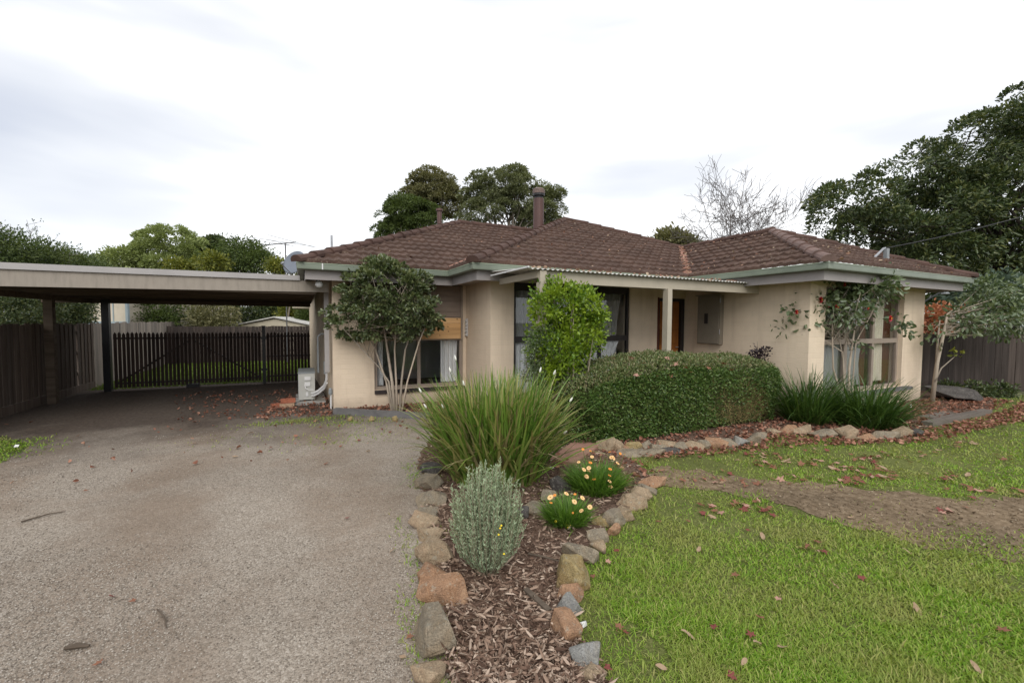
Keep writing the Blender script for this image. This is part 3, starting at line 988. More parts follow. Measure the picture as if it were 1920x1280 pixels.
w = window(W2[0], W2[1], W2[2], 2.2, Y2, M['dark_paint'], .05, [(3.95, .06), (5.10, .06)], [(1.21, .105)], .03)
mb = MB(); mb.box(W2[0] + .05, W2[1] - .05, Y2 + .04, Y2 + .075, 2.06, 2.16); obj('head_board', mb, M['dark_paint'], w)
obj('curtain', curtain_mesh(3.32, 5.72, Y2 + .135, .26, 2.15, 26, .02, 3), M['curtain_net'], w)
obj('curtain', curtain_mesh(3.32, 5.62, Y2 + .095, .26, 1.165, 22, .014, 4), M['curtain'], w)['label'] = 'white half height net curtain'
mb = MB(); mb.box(W2[0], W2[1], Y2 - .03, Y2 + .03, .17, .218); obj('sill', mb, M['sill'], w)

w = window(W3[0], W3[1], W3[2], W3[3], Y3, M['trim'], .06, [(8.52, .10), (9.42, .07)], [(1.20, .085)], .07)
obj('curtain', curtain_mesh(9.50, 9.92, Y3 + .17, .44, 2.05, 5, .03, 5), M['curtain_cream'], w)
mb = MB()
mb.box(9.95, 10.26, Y3 + .18, Y3 + .20, .38, 2.06); mb.box(9.20, 9.38, Y3 + .18, Y3 + .20, .38, 2.06)
mb.box(8.33, 8.46, Y3 + .18, Y3 + .20, .38, 2.06)
obj('jamb_lining', mb, M['door_dark'], w)
obj('curtain', curtain_mesh(7.82, 9.2, Y3 + .16, .40, 1.17, 14, .012, 6), M['curtain_net'], w)
mb = MB(); mb.box(W3[0], W3[1] + .22, Y3 - .10, Y3 + .065, .262, .318); obj('sill', mb, M['dark_concrete'], w)
# cover moulds at the window head
mb = MB(); mb.box(W3[0], W3[1], Y3 + .02, Y3 + .19, 2.122, 2.199); obj('head_board', mb, M['trim'], w)

# front door
mb = MB()
mb.box(DR[0], DR[0] + .05, Y2 + .02, Y2 + .16, 0, 2.02); mb.box(DR[1] - .10, DR[1] - .002, Y2 + .02, Y2 + .16, 0, 2.02)
mb.box(DR[0] + .05, DR[1] - .10, Y2 + .021, Y2 + .159, 1.96, 2.02)
fr = obj('door_frame', mb, M['dark_paint'], house)
mb = MB(); x0, x1 = DR[0] + .055, DR[1] - .105
mb.box(x0, x1, Y2 + .075, Y2 + .11, .02, 1.955)
dr = obj('door', mb, M['door'], house)
mb = MB()
for zz in (.15, .60, 1.05, 1.50):
    for a, b in ((x0 + .05, (x0 + x1) / 2 - .03), ((x0 + x1) / 2 + .03, x1 - .05)):
        mb.box(a, b, Y2 + .062, Y2 + .077, zz, zz + .33)
        mb.box(a + .03, b - .03, Y2 + .052, Y2 + .063, zz + .04, zz + .29)
obj('door_panel', mb, M['door'], dr)
mb = MB(); mb.tube([(x1 - .04, Y2 + .08, 1.0), (x1 - .04, Y2 + .03, 1.0), (x1 - .13, Y2 + .025, 1.0)], .009, 8); obj('handle', mb, M['steel'], dr)
mb = MB(); mb.box(DR[0] - .035, DR[0] - .001, Y2 - .012, Y2 + .03, 0, 2.03); obj('door_jamb', mb, M['door_dark'], dr)

# porch
YP = 5.0
mb = MB(); mb.box(2.86, XI, YP - .022, YP + .022, 2.04, 2.19)
obj('porch_beam', mb, M['post'], house)
mb = MB(); mb.box(2.795, 2.839, YP - .022, Y2 - .4, 2.10, 2.19); obj('porch_beam', mb, M['post'], house)
for x, w_ in ((2.805, .1), (5.07, .09)):
    mb = MB(); mb.box(x, x + w_ - .001, YP - .075, YP - .0225, 0, 2.19 if x < 3 else 2.039)
    mb.box(x + .001, x + w_ - .002, YP - .0225, YP + .03, 0, 2.039)
    obj('porch_post', mb, M['post'], house)


def corrugated(x0, x1, y0, y1, z0, z1, pitch=.076, amp=.010, th=.003):
    n = int((x1 - x0) / pitch * 6); xs = np.linspace(x0, x1, n)
    zc = amp * np.sin((xs - x0) / pitch * 2 * np.pi)
    V = []
    for t in (0, th):
        for y, z in ((y0, z0), (y1, z1)):
            V += [(x, y, z + c + t) for x, c in zip(xs, zc)]
    F = []
    for i in range(n - 1):
        F += [(i, i + 1, n + i + 1, n + i)[::-1], (2 * n + i, 2 * n + i + 1, 3 * n + i + 1, 3 * n + i), (i, i + 1, 2 * n + i + 1, 2 * n + i), (n + i, 3 * n + i, 3 * n + i + 1, n + i + 1)]
    return MB().add(V, F)


obj('porch_roof', corrugated(2.62, XI - .02, YP - .10, D_ + .10, 2.205, 2.285), M['shed_roof'], house)
mb = MB(); mb.box(2.612, 2.628, YP - .10, D_ + .05, 2.215, 2.235); obj('roof_flashing', mb, M['white_plastic'], house)
mb = MB()
for k in range(7):
    y = YP + .25 + k * .2
    if y < 6.0: mb.box(2.9, XI - .02, y, y + .05, 2.12, 2.19)
obj('porch_purlin', mb, M['post'], house)
mb = MB(); mb.box(2.82, XI - .01, 4.98, Y2 - .005, -.02, .06); obj('porch_floor', mb, M['concrete'], house)

# meter box on the right wing's side wall
mb = MB(); mb.box(XI - .10, XI - .002, 5.68, 6.2, 1.10, 2.05)
mt = obj('meter_box', mb, M['meter'], house)
mb = MB(); mb.box(XI - .118, XI - .101, 5.70, 6.18, 1.115, 2.035); mb.box(XI - .15, XI - .10, 5.66, 6.22, 2.051, 2.066)
obj('meter_door', mb, M['meter'], mt)
mb = MB(); mb.box(XI - .124, XI - .1185, 5.94, 6.02, 1.50, 1.70); obj('meter_window', mb, M['dark_paint'], mt)
for z in (1.3, 1.9): obj('hinge', MB().tube([(XI - .11, 5.675, z), (XI - .11, 5.675, z + .09)], .008, 6), M['steel'], mt)

# corner lights
mb = MB(); q = PY(598, 530, 7.62)
mb.lathe((q[0] - .01, q[1] + .02, q[2] - .01), [(.03, 0.03), (.035, .10), (.03, .16)], 10)
lt = obj('security_light', mb, M['black_steel'], house)
V = MB(); V.lathe((q[0], q[1] - .06, q[2] - .03), [(.0, -.055), (.035, -.047), (.055, -.02), (.06, 0), (.055, .02), (.035, .047), (0, .055)], 14)
obj('lamp_globe', V, M['white_plastic'], lt, smooth=True)
q = PY(1768, 545, 4.25)
mb = MB(); mb.lathe((q[0], q[1], q[2]), [(.035, -.02), (.04, .04), (.03, .10)], 10); mb.tube([(q[0] - .0, q[1], q[2]), (XR + .0, q[1] + .12, q[2] - .45)], .016, 8)
lt = obj('security_light', mb, M['black_steel'], house)
mb = MB(); mb.lathe((q[0] + .03, q[1] - .03, q[2] - .05), [(.0, -.03), (.075, -.02), (.05, .02), (0, .035)], 14); obj('lamp_shade', mb, M['grey_plastic'], lt)
# wall conduit, refrigerant duct, tap
mb = MB(); mb.box(X0 - .115, X0 - .04, 8.10, 8.17, .62, 2.10)
du_ = obj('pipe_duct', mb, M['cap_metal'], house)
mb = MB(); mb.box(X0 - .12, X0 - .085, 8.45, 8.50, .55, .78); obj('isolator_switch', mb, M['grey_plastic'], house)
mb = MB(); mb.tube([(X0 - .2, 8.75, .55), (X0 - .2, 8.75, 1.22), (X0 - .15, 8.75, 1.27), (X0 - .1, 8.75, 1.27)], .018, 8); obj('conduit', mb, M['grey_plastic'], house)
mb = MB(); mb.tube([(X0 - .035, 7.93, .0), (X0 - .035, 7.93, .26)], .014, 8); mb.tube([(X0 - .03, 7.90, .05), (X0 - .03, 7.90, .25)], .006, 6)
tp = obj('water_pipe', mb, M['white_plastic'], house)
mb = MB(); mb.lathe((X0 - .04, 7.92, .26), [(.03, 0), (.034, .03), (.03, .09), (.018, .11)], 12); obj('tap_cover', mb, M['grey_plastic'], tp)
# rear verandah roof showing past the side wall
q0 = PY(548, 569, 15.2); q1 = PY(592, 569, 15.2)
mb = MB(); mb.box(q0[0], q1[0] + .4, 15.2, 17.0, q0[2] - .14, q0[2] - .02); obj('verandah_fascia', mb, M['shed'], house)
mb = MB().v and None
obj('verandah_roof', corrugated(q0[0] - .05, q1[0] + .5, 15.15, 17.1, q0[2] + .0, q0[2] + .06, .1, .012), M['shed_roof'], house)

# ------------------------------------------------------------------ carport
cp = thing('carport', 'flat roofed carport with cream fascia board attached to the left of the house', 'carport', (-1.9, 9.8, 0))


def tilt_box(mb, x0, x1, y0, y1, zb0, zb1, zt0, zt1):
    v = [(x0, y0, zb0), (x1, y0, zb1), (x0, y1, zb0), (x1, y1, zb1), (x0, y0, zt0), (x1, y0, zt1), (x0, y1, zt0), (x1, y1, zt1)]
    return mb.add(v, [(0, 2, 3, 1), (4, 5, 7, 6), (0, 1, 5, 4), (2, 6, 7, 3), (0, 4, 6, 2), (1, 3, 7, 5)])


CX0, CX1, CY0, CY1 = -4.75, .40, 7.80, 12.3
zl = lambda x, a, b: a + (b - a) * (x + 3.46) / (CX1 + 3.46)
mb = tilt_box(MB(), CX0, CX1, CY0, CY0 + .035, zl(CX0, 1.935, 1.99), 1.99, zl(CX0, 2.15, 2.165), 2.165)
obj('fascia_board', mb, M['carport_board'], cp)
mb = tilt_box(MB(), CX0 - .02, -.03, CY0 - .03, CY0 + .10, zl(CX0, 2.152, 2.166), 2.166, 2.232, 2.245)
obj('roof_capping', mb, M['cap_metal'], cp)
mb = MB()
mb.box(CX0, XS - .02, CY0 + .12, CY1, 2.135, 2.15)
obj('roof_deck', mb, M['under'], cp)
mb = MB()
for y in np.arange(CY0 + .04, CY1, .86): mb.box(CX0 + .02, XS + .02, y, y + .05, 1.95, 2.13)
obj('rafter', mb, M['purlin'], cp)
mb = MB(); mb.box(-4.12, -3.98, CY0 + .1, CY1 - .05, 1.86, 1.948); obj('side_beam', mb, M['purlin'], cp)
mb = MB(); mb.box(CX0, XS - .01, CY1 - .30, CY1 - .26, 1.86, 1.949); obj('rear_beam', mb, M['purlin'], cp)
base = G(100, 757)
mb = MB(); mb.box(base[0] - .06, base[0] + .06, base[1] - .06, base[1] + .06, 0, 1.86); obj('post', mb, M['purlin'], cp)
mb = MB(); mb.box(-3.76, -3.64, 11.76, 11.88, 0, 1.93); po = obj('post', mb, M['black_steel'], cp); po['label'] = 'black steel post beside the gate'

# satellite dish on the carport roof
q = PD(552, 492, 8.6)
dish = thing('satellite_dish', 'grey satellite dish tilted at the corner of the house roof', 'satellite dish', (q[0], q[1], 2.15))
nrm = unit(np.array([-.62, -.62, .30])); s1 = unit(np.cross(nrm, (0, 0, 1))); s2 = np.cross(s1, nrm)
V = []; F = []; K = 28; RR = 7
for i in range(RR):
    r = .27 * i / (RR - 1)
    for k in range(K):
        a = 2 * math.pi * k / K
        V.append(q + s1 * r * math.cos(a) + s2 * r * .92 * math.sin(a) + nrm * (.55 * r * r - .03))
n0 = len(V)
for i in range(RR):
    for k in range(K): V.append(V[i * K + k] - nrm * .008)
for i in range(RR - 1):
    for k in range(K):
        k2 = (k + 1) % K
        F.append((i * K + k, i * K + k2, (i + 1) * K + k2, (i + 1) * K + k)); F.append((n0 + i * K + k, n0 + (i + 1) * K + k, n0 + (i + 1) * K + k2, n0 + i * K + k2))
for k in range(K):
    k2 = (k + 1) % K; e = (RR - 1) * K
    F.append((e + k, e + k2, n0 + e + k2, n0 + e + k))
obj('reflector', MB().add(V, F), M['dish'], dish, smooth=True)
mb = MB(); mb.tube([q - nrm * .03, q - nrm * .12 + np.array([0, 0, -.05]), (q[0] - nrm[0] * .12, q[1] - nrm[1] * .12, 2.15)], .018, 8); obj('mast', mb, M['steel'], dish)
mb = MB(); mb.tube([q - s2 * .25, q - s2 * .16 + nrm * .28], .010, 6); mb.tube([q - s2 * .16 + nrm * .28, q - s2 * .12 + nrm * .24], .022, 8); obj('receiver_arm', mb, M['steel'], dish)

# television antenna on its pole
an = PD(535, 457, 15.0)
ant = thing('television_antenna', 'spiky television antenna on a thin pole beyond the carport roof', 'antenna', (an[0], an[1], 0))
mb = MB(); mb.tube([(an[0], an[1], 0), (an[0], an[1], an[2] + .03)], .02, 8); obj('mast', mb, M['wire_alu'], ant)
b0 = PD(491, 460, 15.3); b1 = PD(555, 454, 14.6)
mb = MB(); mb.tube([b0, b1], .016, 6); obj('boom', mb, M['wire_alu'], ant)
mb = MB(); bd = unit(b1 - b0); sd = unit(np.cross(bd, (0, 0, 1)))
for k in range(9):
    c = b0 + (b1 - b0) * (k / 8 * .55); L_ = .08
    mb.tube([c - sd * L_, c + sd * L_], .006, 4)
for k, (u0, L_) in enumerate(((.5, .45), (.62, .7), (.80, 1.05), (.98, 1.15))):
    c = b0 + (b1 - b0) * u0; dd = unit(sd + bd * (.25 if k % 2 else -.25))
    mb.tube([c - dd * L_ * .9, c, c + dd * L_ * 1.1], .006, 4)
obj('element', mb, M['wire_alu'], ant)

# air conditioner, bricks
acp = np.array([.07, 8.95, 0])
ac = thing('air_conditioner', 'pale grey outdoor air conditioner unit on a slab against the side wall', 'air conditioner', acp)
mb = MB(); mb.box(-.14, .36, 8.45, 9.55, 0, .055); obj('base_slab', mb, M['concrete'], ac)
ax0, ax1 = -.085, .185
mb = MB(); mb.box(ax0, ax1, 8.6, 9.35, .085, .56); mb.box(ax0 + .03, ax0 + .07, 8.65, 9.3, .055, .085); mb.box(ax1 - .07, ax1 - .03, 8.65, 9.3, .055, .085)
cs = obj('casing', mb, M['ac'], ac)
mb = MB(); mb.box(ax0 - .006, ax1 + .006, 8.592, 9.36, .561, .585); obj('lid', mb, M['grey_plastic'], ac)
for bx in ((ax0 + .10, ax1 - .07, 8.585, 8.5995, .44, .50), (ax0 + .10, ax1 - .08, 8.586, 8.5995, .33, .40), (ax0 + .12, ax1 - .11, 8.586, 8.5995, .15, .22)): obj('valve_cover', MB().box(*bx), M['white_plastic'], ac)
mb = MB()
pth = [(.13, 8.58, .20), (.16, 8.52, .205), (.24, 8.42, .26), (.33, 8.30, .36), (.365, 8.20, .47), (.37, 8.145, .62)]
mb.tube(pth, .024, 8); mb.tube([(p[0] + .005, p[1] - .01, p[2] - .045) for p in pth[:-1]], .018, 8)
mb.tube([(.02, 8.59, .36), (.03, 8.55, .30), (.08, 8.53, .27), (.16, 8.50, .27)], .008, 6)
obj('refrigerant_pipe', mb, M['white_plastic'], ac)
mb = MB()
for k in range(18): mb.box(ax0 - .0055, ax0 - .0005, 8.66, 9.29, .12 + k * .023, .128 + k * .023)
obj('fan_grille', mb, M['grey_plastic'], ac)
for i, (cx, cy, cz, rz, mt_, lb) in enumerate((
        (-.27, 8.42, .0, .15, 'pale_brick', 'pale lower brick lying in front of the air conditioner'), (-.40, 8.47, .0, .25, 'clay_brick', 'red brick left of the pale brick by the air conditioner'),
        (-.25, 8.44, .078, .1, 'clay_brick', 'red brick stacked on top of the pale brick'))):
    bm = bmesh.new(); bmesh.ops.create_cube(bm, size=1)
    for v in bm.verts: v.co = Vector((v.co.x * .23, v.co.y * .11, v.co.z * .076 + .038))
    bmesh.ops.bevel(bm, geom=bm.edges[:], offset=.006, segments=2, affect='EDGES')
    me = bpy.data.meshes.new('brick'); bm.to_mesh(me); bm.free()
    o = link('brick', me, M[mt_], None, (cx, cy, cz)); o.rotation_euler = (0, 0, rz)
    tag(o, lb, 'brick', 'bricks by the air conditioner')


# ------------------------------------------------------------------ fences and gates
def paling_fence(name, label, a, b, h, mat, pw=.105, gap=.004, plinth=True, jit=.02, posts=1.9, side=1, double=False, z0=.02, th=.014, miss=()):
    a = np.array(a, float); b = np.array(b, float); L = np.linalg.norm(b - a); d = (b - a) / L; n = np.array([-d[1], d[0]]) * side
    t = thing(name, label, 'fence', (*((a + b) / 2), 0))
    mb = MB(); s = 0; k = 0
    while s < L - .01:
        w = pw * RNG.uniform(.93, 1.05); e = min(s + w, L)
        off = n * ((k % 2) * .013 if double else RNG.uniform(0, .006))
        if k not in miss:
            mb.obox(a + d * s + off, a + d * (e - gap) + off, th, z0 + (.14 if plinth else 0), h + RNG.uniform(-jit, jit), side)
        s = e if not double else s + w * .8; k += 1
    obj('palings', mb, mat, t)
    mb = MB()
    for z in (.35, h * .55, h - .22): mb.obox(a + n * .035, b + n * .035, .05, z, z + .075, side)
    obj('rail', mb, mat, t)
    for s in np.arange(.3, L, posts):
        mb = MB(); q = a + d * s + n * .086; mb.obox(q, q + d * .10, .10, 0, h - .05, side); obj('post', mb, mat, t)
    if plinth:
        mb = MB(); mb.obox(a - n * .004, b - n * .004, .028, .0, .155, side); obj('plinth', mb, mat, t)
    return t


paling_fence('paling_fence', 'tall grey brown paling fence along the left side of the carport', (-4.17, 12.6), (-4.17, 1.0), 1.43, M['fence'], plinth=True, side=-1, double=True, miss=(9,))
paling_fence('paling_fence', 'silvery weathered paling fence beyond the gate', (-4.17, 21.0), (-4.17, 12.62), 1.44, M['fence_pale'], plinth=False, side=-1, pw=.11)
paling_fence('paling_fence', 'brown back fence in front of the small cream shed', (3.0, 18.2), (-4.15, 18.2), 1.30, M['fence_dark'], plinth=False, side=-1)
paling_fence('paling_fence', 'dark timber paling fence to the right of the house', (11.75, 5.0), (17.5, 2.25), 1.30, M['fence_dark'], plinth=False, side=1, pw=.15, jit=.015)


def picket_gate(name, label, x0, x1, y, z0, h, pitch, brace, rails, bow=0.0):
    t = thing(name, label, 'gate', ((x0 + x1) / 2, y, 0), 'gates across the back of the carport')
    n = int(round((x1 - x0) / pitch)); mb = MB(); w = .053
    for k in range(n):
        cx = x0 + (k + .5) * (x1 - x0) / n
        hh = h + RNG.uniform(-.012, .012) - bow * math.sin(math.pi * (k + .5) / n)
        v = [(cx - w / 2, z0), (cx + w / 2, z0), (cx + w / 2, hh - .045), (cx, hh), (cx - w / 2, hh - .045)]
        V = [(x, y, z) for x, z in v] + [(x, y + .016, z) for x, z in v]
        mb.add(V, [(0, 1, 2, 3, 4), (9, 8, 7, 6, 5)] + [(i, i + 5, (i + 1) % 5 + 5, (i + 1) % 5) for i in range(5)])
    obj('pickets', mb, M['picket'], t)
    for z in rails:
        mb = MB(); mb.box(x0, x1, y + .017, y + .05, z - .02, z + .02); obj('rail', mb, M['black_steel'], t)
    if brace:
        mb = MB(); (xa, za), (xb, zb) = brace
        mb.beam((xa, y + .065, za), (xb, y + .065, zb), .025, .035); obj('brace', mb, M['black_steel'], t)
    return t


YG = 11.8
gl = picket_gate('picket_gate', 'left leaf of the dark picket driveway gate, braced up to the right', -3.60, -2.25, YG, .07, 1.25, .072, ((-3.55, .17), (-2.3, 1.05)), (1.12, .16))
gr = picket_gate('picket_gate', 'right leaf of the dark picket driveway gate, braced down to the right', -2.24, -.90, YG, .09, 1.25, .072, ((-2.2, 1.05), (-.95, .17)), (1.12, .16))
mb = MB(); mb.box(-2.36, -2.12, YG - .03, YG + .06, .0, .085); tag(obj('gate_stop', mb, M['black_steel'], None, (-2.24, YG, 0)), 'dark block on the ground under the middle of the gate', 'gate stop')
mb = MB(); mb.box(-.035, .035, -.035, .035, 0, 1.38); mb.box(-.042, .042, -.042, .042, 1.37, 1.39)
for z in (.35, 1.1): mb.box(-.06, .06, -.05, -.034, z - .03, z + .03)
q = obj('gate_post', MB().add(np.concatenate(mb.v) + np.array([-.84, YG, 0]), mb.f), M['black_steel'], None, (-.84, YG, 0)); tag(q, 'black steel gate post standing taller than the pickets', 'post')
gs = picket_gate('picket_fence', 'narrow dark picket panel between the gate post and the house wall', -.79, .16, YG, .03, 1.24, .072, None, (1.14, .66, .18))
gs['category'] = 'fence'; del gs['group']

# shed and neighbour behind
sh = thing('garden_shed', 'small cream gabled shed behind the back fence', 'shed', (*PD(515, 610, 19.5)[:2], 0))
c = PD(518, 605, 19.5); e0 = PD(432, 612, 19.5); e1 = PD(600, 613, 19.5); ap = PD(518, 597, 19.5)
ux = unit(np.array([e1[0] - e0[0], e1[1] - e0[1], 0])); hw = np.linalg.norm((e1 - e0)[:2]) / 2; cen = (e0 + e1) / 2
nv = np.array([-ux[1], ux[0], 0]); zE = e0[2]; zA = ap[2] + .02
mb = MB(); prof = [(-hw + .15, -.4), (hw - .15, -.4), (hw - .15, zE), (0, zA - .03), (-hw + .15, zE)]
V = [np.array([cen[0], cen[1], 0]) + ux * a + np.array([0, 0, z]) for a, z in prof] + [np.array([cen[0], cen[1], 0]) + ux * a + nv * 3 + np.array([0, 0, z]) for a, z in prof]
mb.add(V, [(0, 1, 2, 3, 4), (9, 8, 7, 6, 5)] + [(i, i + 5, (i + 1) % 5 + 5, (i + 1) % 5) for i in range(5)])
for k in range(5):
    z = zE - .45 + k * .12
    a = np.array([cen[0], cen[1], z]) - ux * (hw - .15) - nv * .008; b = np.array([cen[0], cen[1], z]) + ux * (hw - .15) - nv * .008
    mb.beam(a, b, .012, .014)
obj('wall', mb, M['shed'], sh)
mb = MB()
for sgn in (-1, 1):
    for off in (0,):
        a0 = np.array([cen[0], cen[1], zA + .02]) - nv * .12; b0_ = np.array([cen[0], cen[1], zE - .0]) + ux * sgn * hw - nv * .12
        V = [a0, b0_, b0_ + nv * 3.3, a0 + nv * 3.3]; V += [v + np.array([0, 0, .05]) for v in V]
        mb.add(V, [(0, 1, 2, 3), (7, 6, 5, 4), (0, 4, 5, 1), (1, 5, 6, 2), (2, 6, 7, 3), (3, 7, 4, 0)])
obj('roof', mb, M['shed_roof'], sh)
nb = PD(205, 600, 15.0)
nh = thing('neighbour_house', 'cream weatherboard house end with blue grey trim past the left fence', 'house', (nb[0], nb[1], 0))
l0 = PD(150, 600, 15.2); r0 = PD(238, 600, 14.6); zt = PD(210, 556, 15)[2]; zs = PD(210, 604, 15)[2]
dn = unit(np.array([r0[0] - l0[0], r0[1] - l0[1]])); nn = np.array([-dn[1], dn[0]])
mb = MB(); mb.obox(l0[:2], r0[:2], 4.0, 0, zt + .25); obj('wall', mb, M['cottage'], nh)
mb = MB(); mb.obox(r0[:2] - nn * .03 - dn * .02, r0[:2] - nn * .03 + dn * .09, .06, 0, zt + .25)
mb.obox(l0[:2] - nn * .035, r0[:2] - nn * .035 - dn * .03, .03, zs - .2, zs + .03); mb.obox(l0[:2] - nn * .035, r0[:2] - nn * .035 - dn * .03, .03, zt + .02, zt + .14)
mid = l0[:2] + (r0[:2] - l0[:2]) * .72; mb.obox(mid - nn * .02, mid + dn * .04 - nn * .02, .018, zs + .04, zt)
obj('trim', mb, M['cottage_trim'], nh)
mb = MB(); mb.obox(l0[:2] - nn * .3 - dn * .2, r0[:2] - nn * .3 + dn * .25, 4.6, zt + .25, zt + .36); obj('roof', mb, M['shed_roof'], nh)


# ------------------------------------------------------------------ vegetation helpers
def leaf_arrays(P, D, L, Wd, rng, fold=.22, curl=.15):
    """leaves based at P pointing along D; six vertices, two quads folded at the midrib"""
    n = len(P); D = unit(D)
    r = rng.normal(size=(n, 3)); S = unit(np.cross(D, r)); N = np.cross(S, D)
    L = np.asarray(L)[:, None] if np.ndim(L) else np.full((n, 1), L)
    Wd = np.asarray(Wd)[:, None] if np.ndim(Wd) else np.full((n, 1), Wd)
    tip = P + D * L - N * L * curl
    a = P + D * L * .32; b = P + D * L * .72 - N * L * curl * .35
    up = N * Wd * fold
    V = np.stack([P, a + S * Wd * .5 + up, b + S * Wd * .42 + up, tip, b - S * Wd * .42 + up, a - S * Wd * .5 + up], 1).reshape(-1, 3)
    i = np.arange(n)[:, None] * 6
    F = np.concatenate([i + np.array([[0, 1, 2, 3]]), i + np.array([[0, 3, 4, 5]])])
    return V, F


def leaves(name, P, D, L, Wd, mat, parent, rng, fold=.22, curl=.15):
    V, F = leaf_arrays(P, D, L, Wd, rng, fold, curl)
    return fast_mesh(name, V, F, mat, parent)


def blob_points(ells, n, rng, shell=.55, zmin=None):
    """points in a union of ellipsoids, biased to the outside; returns points, outward dirs"""
    w = np.array([e[3] * e[4] * e[5] for e in ells], float) ** .8; w /= w.sum()
    idx = rng.choice(len(ells), n, p=w); E = np.array(ells, float)[idx]
    d = unit(rng.normal(size=(n, 3)))
    r = shell + (1 - shell) * rng.random(n) ** .6
    P = E[:, :3] + d * E[:, 3:6] * r[:, None]
    O = unit(d / E[:, 3:6])
    keep = np.ones(n, bool)
    for k, e in enumerate(ells):
        q = (P - np.array(e[:3])) / np.array(e[3:6])
        keep &= ~((np.sum(q * q, 1) < (shell * .75) ** 2) & (idx != k))
    if zmin is not None: keep &= P[:, 2] > zmin
    return P[keep], O[keep]


def crown(name, ells, nclump, per, rc, L, Wd, mat, parent, seed, shell=.55, out=.7, droop=.0, zmin=None, flat=1.0, jl=.35, dome=False):
    rng = np.random.default_rng(seed)
    C, O = blob_points(ells, nclump, rng, shell, zmin)
    m = len(C)
    sz = rng.uniform(.6, 1.3, m)
    off = np.clip(rng.normal(size=(m, per, 3)), -1.7, 1.7) * rc * sz[:, None, None] * np.array([1, 1, flat])
    if dome:   # leaves on the upper shell of flattened puffs
        dv = rng.normal(size=(m, per, 3)); dv[..., 2] = np.abs(dv[..., 2]) * 1.1 - .25 + .0 * O[:, None, 2]; dv = unit(dv + O[:, None] * .35)
        off = dv * (rng.uniform(.72, 1.04, (m, per, 1)) * rc * sz[:, None, None]) * np.array([1, 1, flat])
    P = (C[:, None] + off).reshape(-1, 3)
    D = (O[:, None] * out + unit(off) * .6 + rng.normal(size=(m, per, 3)) * .45).reshape(-1, 3)
    D[:, 2] -= droop
    n = len(P); Ls = L * rng.uniform(1 - jl, 1 + jl, n)
    return leaves(name, P, D, Ls, Ls * (Wd / L), mat, parent, rng), C, O


def limbs(mb, base, top, r0, C, k, rng, rmin=.004, seg=5, sag=.0):
    """stem from base to top, then limbs out to k clump centres"""
    base = np.array(base, float); top = np.array(top, float)
    n = 6; pts = [base + (top - base) * t + np.r_[rng.normal(0, .03 * np.linalg.norm(top - base), 2), 0] * (0 < t < 1) for t in np.linspace(0, 1, n)]
    rad = [r0 * (1 - .55 * t) for t in np.linspace(0, 1, n)]; rad[0] *= 1.25
    mb.tube(pts, rad, max(seg, 7))
    for i in rng.choice(len(C), min(k, len(C)), replace=False):
        j = rng.integers(n // 2, n); a = pts[j]; c = C[i]
        m1 = a + (c - a) * .4 + rng.normal(0, .08, 3) * np.linalg.norm(c - a) + np.array([0, 0, .08 * np.linalg.norm(c - a)])
        m2 = a + (c - a) * .75 + rng.normal(0, .05, 3) * np.linalg.norm(c - a)
        q = rad[j] * rng.uniform(.3, .55)
        mb.tube([a, m1, m2, c], [q, q * .7, q * .4, max(rmin, q * .15)], seg)


def tree(name, label, base, ells, nclump, per, rc, L, Wd, mat, bark, r0, seed, klimb=18, cat='tree', group=None, stems=1, top=None, **kw):
    t = thing(name, label, cat, (base[0], base[1], base[2] if len(base) > 2 else 0), group)
    base = np.array([base[0], base[1], base[2] if len(base) > 2 else 0.0])
    o, C, O = crown('crown', ells, nclump, per, rc, L, Wd, mat, t, seed, **kw)
    rng = np.random.default_rng(seed + 99)
    E = np.array(ells, float); cen = np.average(E[:, :3], axis=0, weights=E[:, 3] * E[:, 4] * E[:, 5])
    mb = MB()
    for s in range(stems):
        tp = np.array(top, float) if top is not None else base + (cen - base) * np.array([.7, .7, .85])
        if stems > 1: tp = tp + np.r_[rng.normal(0, .22, 2) * E[:, 3].max(), 0]
        limbs(mb, base + (np.r_[rng.normal(0, r0 * 1.4, 2), 0] if stems > 1 else 0), tp, r0, C, klimb // stems, rng, r0 * .06)
    obj('trunk', mb, bark, t, smooth=True)
    return t, C, O


def px_ell(x, y, d, rx, ry, rz=None):
    """ellipsoid centred on a sight line: pixel radii at depth d"""
    p = PD(x, y, d); k = d / FPX
    return (*p, rx * k, (rz if rz else rx) * k, ry * k)


